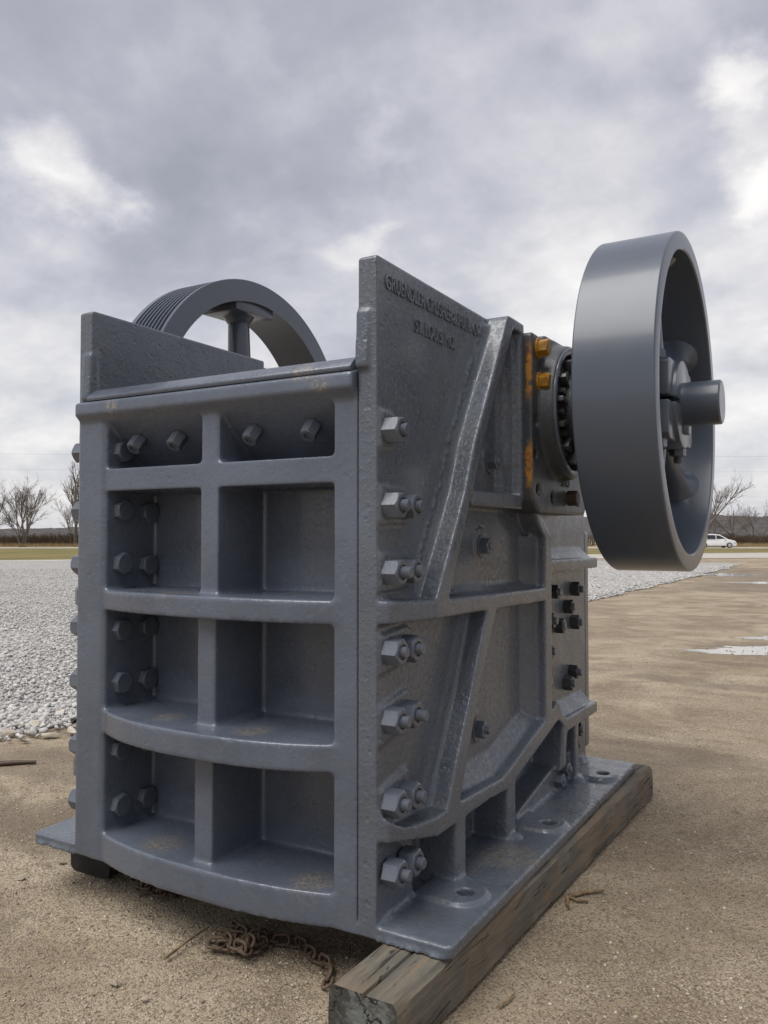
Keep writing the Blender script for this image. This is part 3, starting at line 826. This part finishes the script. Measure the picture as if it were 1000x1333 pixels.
part('bolt_ring', MB().lathe_x([(0.17, 0.20), (0.17, 0.27), (0.207, 0.265), (0.207, 0.20)], YA, ZA, 64), 'dark_paint', hs, 0.003)
part('retaining_ring', MB().lathe_x([(0.195, 0.300), (0.218, 0.300), (0.222, 0.306), (0.222, 0.326), (0.216, 0.332), (0.195, 0.332)], YA, ZA, 72), 'nut_paint', hs, 0.0)
ME_CB = lib(hex_mb(0.018, 0.030), 'dark_paint', 0.0)
for i in range(14):
    a = 2 * math.pi * i / 14 + 0.1
    put_mesh('cover_bolt', ME_CB, (0.205, YA + 0.235 * math.cos(a), ZA + 0.235 * math.sin(a)), hs, rng.uniform(0, 1))
    f_ = MB().box(0.13, 0.245, -0.012, 0.012, 0.19, 0.285)
    o_ = part('cover_fin', f_, 'dark_paint', hs, 0.002) if i == 0 else link('cover_fin', fin_me, None, hs)
    if i == 0: fin_me = o_.data
    o_.location = (0, YA, ZA); o_.rotation_euler = (a + 2 * math.pi / 28 - math.pi / 2, 0, 0)
ME_YB = lib(hex_mb(0.042, 0.046), 'yellow_paint', 0.0)
ME_YW = lib(MB().lathe_x([(0, 0.0), (0.010, 0.0), (0.010, 0.05), (0, 0.05)], 0, 0, 24), 'yellow_paint')
ME_BB = lib(hex_mb(0.040, 0.055), 'rusty_bolt', 0.0)
for (y, z) in ((1.300, 2.503), (1.318, 2.342)):
    w_ = put_mesh('washer', ME_YW, (0.140, y, z), hs); tag(w_, 'yellow washer under a yellow bolt')
    b_ = put_mesh('bolt_head', ME_YB, (0.150, y, z), hs, rng.uniform(0, 1)); tag(b_, 'yellow painted hex bolt head')
b_ = put_mesh('bolt_head', ME_BB, (0.145, 1.74, 1.795), hs, 0.5); tag(b_, 'dark rusty hex bolt head')
lettering('3140', 1.655, 1.855, 0.060, 1.0, hs, 0.140, 'cast_mark', 'housing_paint', 0.006)

# main shaft, flywheel and belt sheave ----------------------------------------------
s = MB().lathe_x([(-2.35, 0.0), (-2.35, 0.105), (-1.70, 0.105), (-1.70, 0.15), (0.30, 0.15), (0.30, 0.105), (0.915, 0.105), (0.922, 0.098), (0.922, 0.0)], YA, ZA, 64)
part('main_shaft', s, 'wheel_paint', CR, 0.0, 30)

XF, XB, RF = 0.780, 0.440, 0.800
rim = MB().lathe_x([(XB, 0.705), (XB, RF - 0.006), (XB + 0.006, RF), (XF - 0.008, RF), (XF - 0.002, RF - 0.004), (XF, RF - 0.010), (XF, 0.724), (XF - 0.006, 0.718), (0.61, 0.704)], YA, ZA, 192)
wheel = part('flywheel', rim, 'wheel_paint', CR, 0.0, 25)
wheel['label'] = 'plain rimmed spoked flywheel on the near side'
hub = MB()
n = 40
def half_hub(sgn):
    pts = []
    for i in range(n + 1):
        a = math.pi * i / n
        pts.append((YA - 0.21 * math.cos(a), ZA + sgn * (0.012 + 0.198 * math.sin(a))))
    return pts
for sgn in (1, -1):
    hub.prism(half_hub(sgn), 'x', 0.47, 0.752)
    for d in (-1, 1):
        y0, y1 = YA + d * 0.14, YA + d * 0.30
        hub.prism([(y0, ZA + sgn * 0.012), (y1, ZA + sgn * 0.012), (y1, ZA + sgn * 0.165), (y1 - d * 0.03, ZA + sgn * 0.185), (y0, ZA + sgn * 0.19)], 'x', 0.50, 0.735)
hb = part('hub', hub, 'wheel_paint', wheel, 0.006, 30)
spk = []
for i in range(6):
    a = R(90 - 60 * i)
    d = Vector((0, math.cos(a), math.sin(a)))
    pts, rad = [], []
    for k, (r_, q_) in enumerate(((0.15, 0.085), (0.22, 0.075), (0.32, 0.066), (0.44, 0.060), (0.55, 0.062), (0.62, 0.072), (0.68, 0.095), (0.715, 0.13), (0.74, 0.15))):
        pts.append(Vector((0.585 + 0.0 * r_, YA, ZA)) + d * r_); rad.append(q_)
    sp_ = MB()
    sp_.path(pts, rad, 24, 1.0)
    for vi, v in enumerate(sp_.v):          # oval section: deeper along the axle
        sp_.v[vi] = (0.585 + (v[0] - 0.585) * 1.05, v[1], v[2])
    part('spoke', sp_, 'wheel_paint', wheel, 0, 180)
ME_CH = lib(hex_mb(0.042, 0.040), 'nut_paint', 0.0)
ME_CS = lib(stud_mb(0.022, -0.02, 0.075), 'nut_paint')
for d in (-1, 1):
    for x in (0.565, 0.675):
        y_ = YA + d * 0.245
        put_mesh('clamp_bolt', ME_CH, (x, y_, ZA + 0.185), wheel, 0, (0.3, -math.pi / 2, 0))
        put_mesh('clamp_nut', ME_CH, (x, y_, ZA - 0.185), wheel, 0, (0.2, math.pi / 2, 0))
        put_mesh('clamp_stud', ME_CS, (x, y_, ZA - 0.185), wheel, 0, (0, math.pi / 2, 0))
key = part('key', MB().box(0.70, 0.775, YA - 0.03, YA + 0.03, ZA - 0.145, ZA - 0.09), 'nut_paint', wheel, 0.004)

XS0, XS1, RS = -1.83, -2.15, 0.985
prof = [(XS0, 0.852), (XS0, RS - 0.003), (XS0 - 0.003, RS)]
ng = 8; gw = (abs(XS1 - XS0) - 0.05) / ng
x = XS0 - 0.022
for i in range(ng):
    prof += [(x, RS), (x - gw * 0.20, RS - 0.030), (x - gw * 0.55, RS - 0.030), (x - gw * 0.75, RS)]
    x -= gw
prof += [(XS1, RS), (XS1, 0.852)]
sheave = part('belt_sheave', MB().lathe_x(prof, YA, ZA, 160), 'wheel_paint', CR, 0.0, 30)
sheave['label'] = 'grooved belt sheave on the far side'
for i in range(4):
    a = R(92 - 90 * i)
    sp_ = MB()
    sp_.tube((-1.99, 0, 0.15), (-1.99, 0, 0.84), 0.082, 0.066, 24)
    sp_.prism([(-2.13, -0.185), (-1.85, -0.185), (-1.85, 0.185), (-2.13, 0.185)], 'z', 0.785, 0.862)
    sp_.tube((-1.99, 0, 0.74), (-1.99, 0, 0.80), 0.07, 0.11, 24)
    for vi, v in enumerate(sp_.v):
        y, z = v[1], v[2]
        sp_.v[vi] = (v[0], YA + z * math.cos(a) + y * math.sin(a), ZA + z * math.sin(a) - y * math.cos(a))
    part('spoke', sp_, 'wheel_paint', sheave, 0.006, 35)
part('hub', MB().lathe_x([(-2.14, 0.10), (-2.14, 0.2), (-1.84, 0.2), (-1.84, 0.10)], YA, ZA, 48), 'wheel_paint', sheave, 0.006, 35)

# ================================================================== TIMBERS
def timber(name, x0, x1, y0, y1, h, rz, loc, mat, emat, seed):
    s = MB(); n = 60; g = random.Random(seed)
    prof = []
    b = 0.018
    base = [(x0 + b, 0), (x1 - b, 0), (x1, b), (x1 + 0.003, h * 0.5), (x1, h - b), (x1 - b, h), ((x0 + x1) / 2 + 0.012, h - 0.001), ((x0 + x1) / 2 + 0.004, h - 0.016), ((x0 + x1) / 2 - 0.004, h - 0.001), (x0 + b, h), (x0, h - b), (x0 - 0.002, h * .5), (x0, b)]
    m_ = len(base)
    for j in range(n + 1):
        y = y0 + (y1 - y0) * j / n
        for k, (x, z) in enumerate(base):
            d = 0.006 * noise.noise(Vector((k * 3.1, y * 5, seed))) + 0.003 * noise.noise(Vector((k * 3.1, y * 21, seed)))
            s.v.append((x + d, y + 0.006 * noise.noise(Vector((x * 20, z * 20, seed))) , max(0, z + d * (0.5 if z > 0.05 else 0))))
    for j in range(n):
        for k in range(m_): s.f.append((j * m_ + k, j * m_ + (k + 1) % m_, (j + 1) * m_ + (k + 1) % m_, (j + 1) * m_ + k))
    s.f.append(tuple(range(m_))[::-1]); s.f.append(tuple(n * m_ + k for k in range(m_)))
    me = s.mesh(name); me.materials.append(MATS[mat]); me.materials.append(MATS[emat])
    for p in me.polygons:
        if len(p.vertices) > 4: p.material_index = 1
    ob = link(name, me, None, None, 40); ob.location = loc; ob.rotation_euler = (0, 0, rz)
    return ob
tr = timber('timber', -0.250, 0.0, -0.305, 2.68, 0.198, R(-2.2), (0.263, 0.0, 0.0), 'weathered_timber', 'timber_end', 2.0)
tag(tr, 'weathered grey wooden timber with cracked end under the near side of the crusher', 'timber')
tl = timber('timber', -0.13, 0.13, 0.22, 2.6, 0.198, R(1.0), (-1.70, 0.0, 0.0), 'shaded_black_timber', 'shaded_black_timber', 5.0)
tag(tl, 'black timber with shade put into its colour, under the far left foot of the crusher', 'timber')

# ================================================================== CHAINS
LINK = MB()
def stadium(L, r_, n=20):
    pts = []
    for i in range(n):
        a = 2 * math.pi * i / n
        pts.append(Vector((r_ * math.cos(a) + (L if math.cos(a) > 0 else -L), r_ * math.sin(a), 0)))
    return pts
pts = stadium(0.0135, 0.0185)
k = 8
for i, p in enumerate(pts):
    d = (pts[(i + 1) % len(pts)] - pts[i - 1]).normalized(); a = Vector((0, 0, 1)); b = d.cross(a)
    for j in range(k):
        an = 2 * math.pi * j / k
        LINK.v.append(tuple(p + (a * math.cos(an) + b * math.sin(an)) * 0.0062))
for i in range(len(pts)):
    for j in range(k):
        LINK.f.append((i * k + j, i * k + (j + 1) % k, ((i + 1) % len(pts)) * k + (j + 1) % k, ((i + 1) % len(pts)) * k + j))
ME_LINK = lib(LINK, 'chain_rust', 0, 180)
def chain(label, paths, seed):
    root = empty('chain', (paths[0][0][0], paths[0][0][1], 0))
    tag(root, label, 'chain')
    g = random.Random(seed)
    flip = 0
    for path in paths:
        P = [Vector(p) for p in path]
        acc = 0.0; step = 0.043
        L = [0]
        for a, b in zip(P, P[1:]): L.append(L[-1] + (b - a).length)
        n = int(L[-1] / step)
        for i in range(n + 1):
            dd = i * step
            for q_ in range(len(P) - 1):
                if L[q_] <= dd <= L[q_ + 1] or q_ == len(P) - 2: break
            f_ = (dd - L[q_]) / max(1e-6, L[q_ + 1] - L[q_])
            p = P[q_].lerp(P[q_ + 1], f_); d = (P[q_ + 1] - P[q_]).normalized()
            ob = bpy.data.objects.new('link', ME_LINK); col.objects.link(ob); ob.parent = root
            ang = math.atan2(d.y, d.x) + g.uniform(-0.3, 0.3)
            tilt = (R(72) if flip % 2 else R(12)) + g.uniform(-0.25, 0.25)
            M = Matrix.Rotation(ang, 4, 'Z') @ Matrix.Rotation(-math.asin(max(-1, min(1, d.z))), 4, 'Y') @ Matrix.Rotation(tilt, 4, 'X')
            ob.rotation_euler = M.to_euler()
            zz = p.z + (0.020 if flip % 2 else 0.009)
            ob.location = Vector((p.x + g.uniform(-.003, .003), p.y + g.uniform(-.003, .003), zz)) - root.location
            flip += 1
    return root
g = random.Random(4)
pile = []
for k_ in range(16):
    pile.append((-0.625 + 0.085 * math.sin(k_ * 2.15) + g.uniform(-.03, .03), 0.045 + 0.07 * math.cos(k_ * 1.37) + g.uniform(-.03, .03), 0.003 + 0.0022 * k_))
chain('rusty chain piled and trailing towards the timber in front of the crusher',
      [pile + [(-0.56, 0.12, 0.02), (-0.52, 0.135, 0.003), (-0.46, 0.165, 0.0), (-0.41, 0.155, 0.0), (-0.37, 0.125, 0.0), (-0.30, 0.105, 0.0), (-0.25, 0.07, 0.0), (-0.215, 0.03, 0.0), (-0.195, -0.01, 0.0)]], 3)
p2 = []
for k_ in range(9):
    a = k_ * 1.4; r_ = 0.05 + g.uniform(0, .03)
    p2.append((-1.30 + 1.4 * r_ * math.cos(a), 0.25 + r_ * math.sin(a), 0.002 + 0.003 * k_))
chain('small heap of dark chain at the left under the crusher front', [p2], 8)

# ================================================================== STICKS, ROCKS, PEBBLES, GRAVEL
def stick(pts, r_, label, name='stick', mat='twig_bark'):
    pts = [Vector(p) for p in pts]
    full = []
    for a, b in zip(pts, pts[1:]):
        for i in range(4): full.append(a.lerp(b, i / 4) + Vector((noise.noise(a * 9 + Vector((i, 0, 0))) * r_ * 0.7, 0, 0)))
    full.append(pts[-1])
    m_ = MB().path(full, [r_ * (1 - 0.5 * i / len(full)) for i in range(len(full))], 7)
    ob = part(name, m_, mat, None, 0, 60); tag(ob, label, 'stick'); return ob
stick([(-0.823, -0.172, 0.008), (-0.835, -0.05, 0.010), (-0.846, 0.094, 0.010)], 0.006, 'thin straw coloured stick on the dirt left of the chain')
stick([(0.335, 1.095, 0.010), (0.38, 1.16, 0.012), (0.455, 1.235, 0.010)], 0.010, 'longest of the twigs beside the near timber')
stick([(0.34, 1.09, 0.012), (0.385, 1.075, 0.010), (0.425, 1.09, 0.010)], 0.008, 'short twig in the middle of three beside the near timber')
stick([(0.335, 1.085, 0.012), (0.352, 1.03, 0.010), (0.372, 0.985, 0.010)], 0.009, 'short twig nearest the camera of three beside the near timber')
stick([(0.386, 0.164, 0.006), (0.40, 0.22, 0.006), (0.402, 0.27, 0.006)], 0.005, 'small brown twig on the dirt at the bottom centre')
stick([(-3.74, 1.13, 0.010), (-3.66, 1.21, 0.014), (-3.55, 1.315, 0.010)], 0.022, 'dark broken piece of branch lying by the gravel edge', mat='rusty_bolt')

def stone_verts(g, sub):
    bm = bmesh.new(); bmesh.ops.create_icosphere(bm, subdivisions=sub, radius=1.0)
    s_ = Vector((g.uniform(0, 50), g.uniform(0, 50), g.uniform(0, 50)))
    cuts = [(Vector((g.gauss(0, 1), g.gauss(0, 1), g.gauss(0, 1))).normalized(), g.uniform(0.30, 0.7)) for _ in range(10)]
    for v in bm.verts:
        v.co *= 1 + 0.18 * noise.noise(v.co * 1.3 + s_)
        for nrm, d in cuts:
            e = v.co.dot(nrm) - d
            if e > 0: v.co -= nrm * e
    V = np.array([v.co[:] for v in bm.verts]); F = np.array([[v.index for v in f.verts] for f in bm.faces]); bm.free()
    return V, F
STONES = {s_: [stone_verts(random.Random(100 + i), s_) for i in range(14)] for s_ in (1, 2)}
def scatter(name, items, mat):
    """items: (x, y, z, size, sub)"""
    nr = np.random.default_rng(5)
    Vs, Fs, k = [], [], 0
    for (x, y, z, s_, sub) in items:
        V, F = STONES[sub][nr.integers(14)]
        ax = nr.normal(size=3); ax /= np.linalg.norm(ax); an = nr.uniform(0, 6.28)
        K = np.array([[0, -ax[2], ax[1]], [ax[2], 0, -ax[0]], [-ax[1], ax[0], 0]])
        M = np.eye(3) + math.sin(an) * K + (1 - math.cos(an)) * K @ K
        W = (V * (nr.uniform(0.8, 1.35), nr.uniform(0.8, 1.15), nr.uniform(0.55, 0.9)) * s_) @ M.T * (1, 1, 0.78) + (x, y, z)
        Vs.append(W); Fs.append(F + k); k += len(V)
    V = np.concatenate(Vs); F = np.concatenate(Fs)
    me = bpy.data.meshes.new(name)
    me.vertices.add(len(V)); me.vertices.foreach_set('co', V.ravel().astype(np.float32))
    me.loops.add(F.size); me.loops.foreach_set('vertex_index', F.ravel().astype(np.int32))
    me.polygons.add(len(F)); me.polygons.foreach_set('loop_start', np.arange(0, F.size, 3, dtype=np.int32))
    me.update(calc_edges=True); me.validate()
    ob = link(name, me, mat); ob['kind'] = 'stuff'
    return ob
nr = np.random.default_rng(11)
items = []
def seen(x, y, pad=0.0):
    dx, dy = x - CAM.x, y - CAM.y
    u = dx * math.cos(YAW) + dy * math.sin(YAW); v = -dx * math.sin(YAW) + dy * math.cos(YAW)
    return v, (u / v if v > 0.1 else 9)
tries = 0
while len(items) < 26000 and tries < 600000:
    tries += 1
    v = 5.0 + 33 * nr.random() ** 1.6
    k = -0.56 + 0.22 * nr.random()
    p = bg(k * v, v)
    e = lot_edge(p.y)
    if p.x > e + 0.25 or p.y < ystart - 0.1: continue
    edge = e - p.x
    if edge < 0.0 and nr.random() < 0.75: continue
    size = (0.014 + 0.034 * nr.random() ** 2.0) * (1.25 if edge < 0.7 else 1.0)
    items.append((p.x, p.y, 0.016 + 0.03 * min(1, max(0, edge)) + nr.uniform(-0.012, 0.02), size, 2 if v < 6.2 else 1))
far = []
while len(far) < 5000:
    v = 17 + 26 * nr.random(); k = 0.20 + 0.24 * nr.random(); p = bg(k * v, v)
    if p.x > lot_edge(p.y) + 0.1: continue
    far.append((p.x, p.y, 0.03 + nr.uniform(-0.01, 0.02), 0.04 + 0.03 * nr.random(), 1))
scatter('gravel', items + far, 'gravel_stone')

items = []
while len(items) < 17000:
    v = 1.9 + 9.5 * nr.random() ** 1.7; k = -0.62 + 1.24 * nr.random(); p = bg(k * v, v)
    if p.x < lot_edge(p.y) or (-1.5 < p.x < 0 and 0.3 < p.y < 2.4): continue
    if -0.02 < p.x < 0.37 and -0.35 < p.y < 2.72: continue
    size = 0.0028 + 0.0090 * nr.random() ** 3.2
    items.append((p.x, p.y, ground_h(p.x, p.y) + size * 0.2, size, 1))
for k_ in range(150):
    a_ = nr.uniform(0, 6.28); r_ = math.sqrt(nr.random()); cx_, cy_, rx_, ry_ = ((0.66, 10.15, 1.3, 0.5), (0.85, 11.9, 1.05, 0.36))[k_ % 2]
    u_, v_ = rx_ * r_ * math.cos(a_), ry_ * r_ * math.sin(a_)
    items.append((cx_ + u_ * math.cos(R(28)) - v_ * math.sin(R(28)), cy_ + u_ * math.sin(R(28)) + v_ * math.cos(R(28)), 0.0, nr.uniform(0.008, 0.022), 1))
scatter('pebbles', items, 'pebble')

def rock(x, y, s_, seed, label, grp=None):
    g_ = random.Random(seed); V, F = stone_verts(g_, 3)
    V = V * (1.35 * s_, 0.95 * s_, 0.65 * s_)
    me = bpy.data.meshes.new('rock'); me.from_pydata([tuple(q_) for q_ in V], [], [tuple(f) for f in F])
    ob = link('rock', me, 'rock', None, 22); ob.location = (x, y, s_ * 0.38); ob.rotation_euler = (0, 0, g_.uniform(0, 6))
    ob.data.materials[0] = MATS['rock' if s_ > 0.03 else 'small_rock']
    tag(ob, label, 'rock', grp); return ob
def on_ground(px_, py_):
    d = bg_dir(px_, py_); k_ = -CAM.z / d.z; return CAM.x + d.x * k_, CAM.y + d.y * k_
for (a, b, s_, lab) in ((10, 958, 0.10, 'tall pale rock leaning at the gravel edge at the far left'), (28, 949, 0.09, 'rounded pale rock second from the left at the gravel edge'),
                        (52, 947, 0.12, 'long flat tan rock at the gravel edge left of the crusher'), (67, 959, 0.085, 'smooth pale rock lying alone on dirt just off the gravel'),
                        (34, 966, 0.055, 'thin flat rock in dirt below the gravel edge'), (95, 955, 0.09, 'whitish rock at the gravel edge against the crusher side'),
                        (12, 944, 0.085, 'pale rock at the left picture edge behind the leaning rock'), (78, 934, 0.11, 'large tan rock on the gravel border near the crusher')):
    x, y = on_ground(a, b); rock(x, y, s_ * 0.66, int(a * 7 + b), lab)
for (a, b, s_, lab) in ((148, 1280, 0.022, 'tan stone on the dirt at the lower left'), (187, 1302, 0.014, 'small pale stone on the dirt near the bottom edge'),
                        (27, 1144, 0.020, 'pale stone on the dirt below the left foot flange'), (265, 1236, 0.014, 'small whitish stone just left of the chain pile'),
                        (80, 1124, 0.022, 'tan stone beside the shaded black timber')):
    x, y = on_ground(a, b); rock(x, y, s_, int(a * 3 + b), lab)

# ================================================================== BACKGROUND TREES
def limb(g, segs, p, d, L, r_, lev, spread, up):
    """one curved, tapering branch with its side branches; lev 1 limb, 2 branch, 3 spray, 4 twig"""
    n = (0, 7, 5, 3, 2)[lev]
    kids = (0, 9, 6, 4, 0)[lev]
    pts = [p]; q = p; bend = Vector((g.gauss(0, .10), g.gauss(0, .10), 0.10 * up))
    for i in range(n):
        d = (d + bend * (1.6 / n) + Vector((g.gauss(0, .09), g.gauss(0, .09), g.gauss(0, .07)))).normalized()
        e = q + d * L / n; r2 = r_ * (1 - 0.62 / n)
        segs.append((q, e, r_, r2, lev)); q = e; r_ = r2; pts.append((q, d.copy(), r_, (i + 1) / n))
    for k in range(kids):
        f = g.uniform(0.22, 1.0); b, bd, br, bt = pts[max(1, min(n, int(f * n + 0.5)))]
        a = bd.orthogonal().normalized(); a.rotate(Matrix.Rotation(g.uniform(0, 6.28), 3, bd))
        dd = (bd + a * g.uniform(0.45, 0.95) * spread + Vector((0, 0, 0.10 * up))).normalized()
        limb(g, segs, b, dd, L * g.uniform(0.32, 0.58) * (1.15 - 0.45 * f), br * g.uniform(0.45, 0.7), lev + 1, spread, up)
def bare_tree(u, v, hgt, seed, label, stems=1, spread=0.9, up=1.0, lean=0.0, fork=0.22, limbs=6, wide=0.55, thick=1.0, name='bare_tree'):
    g_ = random.Random(seed); parts_ = []
    crown = []
    for s_ in range(stems):
        a = 6.28 * s_ / stems + g_.uniform(-.4, .4); o_ = 0.03 * (stems > 1)
        p = Vector((o_ * math.cos(a), o_ * math.sin(a), -0.01)); d = Vector((0.30 * math.cos(a) * (stems > 1) + lean, 0.2 * math.sin(a) * (stems > 1), 1)).normalized()
        tr_ = []; r_ = 0.026 * thick / stems ** 0.4
        for i in range(4):
            e = p + d * fork / 4; r2 = r_ * 0.93; tr_.append((p, e, r_, r2)); p = e; r_ = r2
            d = (d + Vector((g_.gauss(0, .05), g_.gauss(0, .05), 0.04))).normalized()
        parts_.append(tr_)
        for k in range(limbs):
            b = 6.28 * k / limbs + g_.uniform(-.4, .4)
            dd = (d + Vector((math.cos(b), math.sin(b), 0)) * wide * g_.uniform(0.45, 1.25)).normalized()
            limb(g_, crown, p - d * g_.uniform(0, fork * 0.35), dd, (1 - fork) * g_.uniform(0.75, 1.0), r_ * g_.uniform(0.45, 0.72), 1, spread, up)
    k_ = hgt / max(c_[1].z for c_ in crown)
    root = empty(name, bg(u, v, 0.0), YAW)
    tag(root, label, 'tree', 'bare winter trees along the far road')
    for tr_ in parts_:
        mb = MB()
        for (a, b, r0, r1) in tr_: mb.tube(a * k_, b * k_, r0 * k_, r1 * k_, 7, cap=False)
        me = bpy.data.meshes.new('trunk'); me.from_pydata(mb.v, [], mb.f); link('trunk', me, 'tree_bark', root, 180)
    mb = MB()
    for (a, b, r0, r1, lev) in crown:
        mb.tube(a * k_, b * k_, max(0.006, r0 * k_), max(0.0055, r1 * k_), 5 if lev == 1 else 3, cap=False)
    me = bpy.data.meshes.new('crown'); me.from_pydata(mb.v, [], mb.f); link('crown', me, 'twigs', root, 180)
    return root
def ux(px_, v): return (px_ - 500) / 1060 * v
bare_tree(ux(30, 110), 110, 10.2, 21, 'broad bare tree with forked stems at the left edge of the picture', stems=3, limbs=4, fork=0.20, wide=0.55, thick=1.5)
bare_tree(ux(99, 112), 112, 12.4, 5, 'tall slender bare tree just left of the crusher', limbs=5, fork=0.30, wide=0.38, spread=0.75, up=1.5)
bare_tree(ux(85, 112), 114, 7.2, 9, 'small bare tree between the two bigger ones at left', limbs=4, fork=0.30, wide=0.5, spread=0.8, thick=0.8)
bare_tree(ux(-26, 110), 112, 10.0, 14, 'bare tree cut off by the left picture edge', stems=2, limbs=4, wide=0.5)
bare_tree(ux(928, 110), 112, 11.2, 33, 'tall bare tree right behind the flywheel rim', limbs=7, fork=0.26, wide=0.5, spread=0.8, up=1.2)
bare_tree(ux(968, 110), 114, 6.4, 41, 'low crooked bare tree right of the white minivan', limbs=5, fork=0.30, wide=1.0, spread=1.1, up=0.4, thick=1.3, lean=0.08)
bare_tree(ux(1012, 110), 116, 7.2, 52, 'spreading bare tree at the right picture edge', stems=2, limbs=4, fork=0.25, wide=0.9, spread=1.0, up=0.5)
bare_tree(ux(947, 130), 135, 5.6, 57, 'small distant bare tree behind the white minivan', limbs=4, wide=0.6)

# thicket along the field edge
th = MB(); g_ = random.Random(77)
for i in range(11000):
    u = g_.uniform(-72, 72); v = g_.uniform(113, 124)
    if -36 < u < 36 and g_.random() < 0.7: continue
    hgt = (1.7 + 0.8 * noise.noise(Vector((u * 0.12, 3, 1)))) * g_.uniform(0.55, 1.1)
    p = bg(u, v, 0.1); tip = p + Vector((g_.gauss(0, 0.35), g_.gauss(0, 0.35), hgt))
    th.tube(p, tip, 0.04, 0.014, 3, cap=False)
    for j in range(2):
        q = p.lerp(tip, g_.uniform(0.3, 0.7)); th.tube(q, q + Vector((g_.gauss(0, .4), g_.gauss(0, .4), g_.uniform(.3, .7))), 0.022, 0.010, 3, cap=False)
me = bpy.data.meshes.new('thicket'); me.from_pydata(th.v, [], th.f)
tko = link('thicket', me, 'thicket', None, 180); tko['kind'] = 'stuff'; tko['label'] = 'brown leafless thicket along the field edge'
# dry grass tufts along the edge of the verge
gt = MB()
for i in range(9000):
    u = g_.uniform(-70, 70)
    if -34 < u < 34: continue
    v = g_.uniform(107, 112)
    p = bg(u, v, 0.15); gt.tube(p, p + Vector((g_.gauss(0, .12), g_.gauss(0, .12), g_.uniform(.2, .55))), 0.03, 0.006, 3, cap=False)
me = bpy.data.meshes.new('dry_grass'); me.from_pydata(gt.v, [], gt.f)
o_ = link('dry_grass', me, 'dry_grass'); o_['kind'] = 'stuff'; o_['label'] = 'tan dry grass along the far road'

# overhead wires
def cable(p0, p1, sag, label):
    pts = []
    for i in range(41):
        f_ = i / 40; p = p0.lerp(p1, f_); p.z -= sag * 4 * f_ * (1 - f_); pts.append(p)
    me = MB().path(pts, [0.009] * 41, 5)
    ob = part('power_line', me, 'wire', None, 0, 60); tag(ob, label, 'cable')
def wire_at(py_l, py_r, v): return bg(-1.1 * v, v, 1.6 + (697 - py_l) / 1060 * v), bg(1.1 * v, v, 1.6 + (697 - py_r) / 1060 * v)
for i, (a, lab) in enumerate(((583, 'uppermost overhead wire across the sky above the trees'), (603, 'middle overhead wire across the sky behind the trees'), (636, 'lowest overhead wire across the sky behind the trees'))):
    p0, p1 = wire_at(a, a + 8, 130); cable(p0, p1, 0.8, lab)

# ================================================================== MINIVAN
van = empty('parked_minivan', bg(ux(929, 103), 103, 0.036), YAW)
tag(van, 'white minivan seen side on far behind the flywheel', 'minivan')
prof = [(-2.52, 0.42), (-2.55, 0.75), (-2.50, 1.02), (-2.38, 1.62), (-2.28, 1.70), (-1.5, 1.755), (-0.3, 1.75), (0.45, 1.66), (1.42, 1.10), (2.25, 0.92), (2.50, 0.74), (2.56, 0.45), (2.48, 0.24), (-2.40, 0.24)]
body = MB()
def van_fn(v):
    k_ = 1.0 - 0.20 * max(0, (v[2] - 1.0) / 0.75); k_ -= 0.12 * max(0, (abs(v[0]) - 2.1) / 0.45)
    return (v[0], v[1] * k_, v[2])
body.prism(prof, 'y', -0.98, 0.98, van_fn)
bo = part('body', body, 'car_white', van, 0.05, 40, 3)
for sgn in (-1, 1):
    def gl(pl_, nm):
        m_ = MB().prism(pl_, 'y', sgn * 0.90, sgn * 0.992, van_fn); part(nm, m_, 'car_glass', van, 0.01)
    gl([(-2.22, 1.12), (-2.16, 1.55), (-1.25, 1.62), (-1.25, 1.12)], 'window')
    gl([(-1.15, 1.12), (-1.15, 1.62), (-0.15, 1.61), (-0.10, 1.12)], 'window')
    gl([(0.0, 1.12), (-0.05, 1.60), (0.42, 1.54), (1.15, 1.14)], 'window')
    for x in (-1.55, 1.60):
        ty = part('wheel', MB().add(*(lambda m_: (m_.v, m_.f))(MB().tube((x, sgn * 0.80, 0.34), (x, sgn * 1.0, 0.34), 0.345, n=28))), 'rubber', van, 0.02)
        rm = part('rim', MB().tube((x, sgn * 0.95, 0.34), (x, sgn * 1.012, 0.34), 0.235, 0.215, n=24), 'car_rim', ty, 0.008)
    part('headlight', MB().prism([(2.12, 0.80), (2.44, 0.72), (2.40, 0.62), (2.15, 0.66)], 'y', sgn * 0.80, sgn * 0.965), 'lamp_glass', van, 0.01)
    part('mirror', MB().box(0.95, 1.12, sgn * 0.95, sgn * 1.14, 1.10, 1.25), 'car_white', van, 0.03)
    part('door_handle', MB().box(-0.05, 0.15, sgn * 0.97, sgn * 1.0, 0.98, 1.02), 'car_white', van, 0.005)
    part('sill', MB().box(-1.1, 1.15, sgn * 0.93, sgn * 0.985, 0.20, 0.27), 'rubber', van, 0.01)
part('windscreen', MB().add([(0.52, -0.72, 1.66), (0.52, 0.72, 1.66), (1.42, 0.86, 1.13), (1.42, -0.86, 1.13), (0.50, -0.70, 1.63), (0.50, 0.70, 1.63), (1.40, 0.84, 1.10), (1.40, -0.84, 1.10)],
     [(0, 1, 2, 3), (7, 6, 5, 4), (0, 4, 5, 1), (1, 5, 6, 2), (2, 6, 7, 3), (3, 7, 4, 0)]), 'car_glass', van, 0.0)
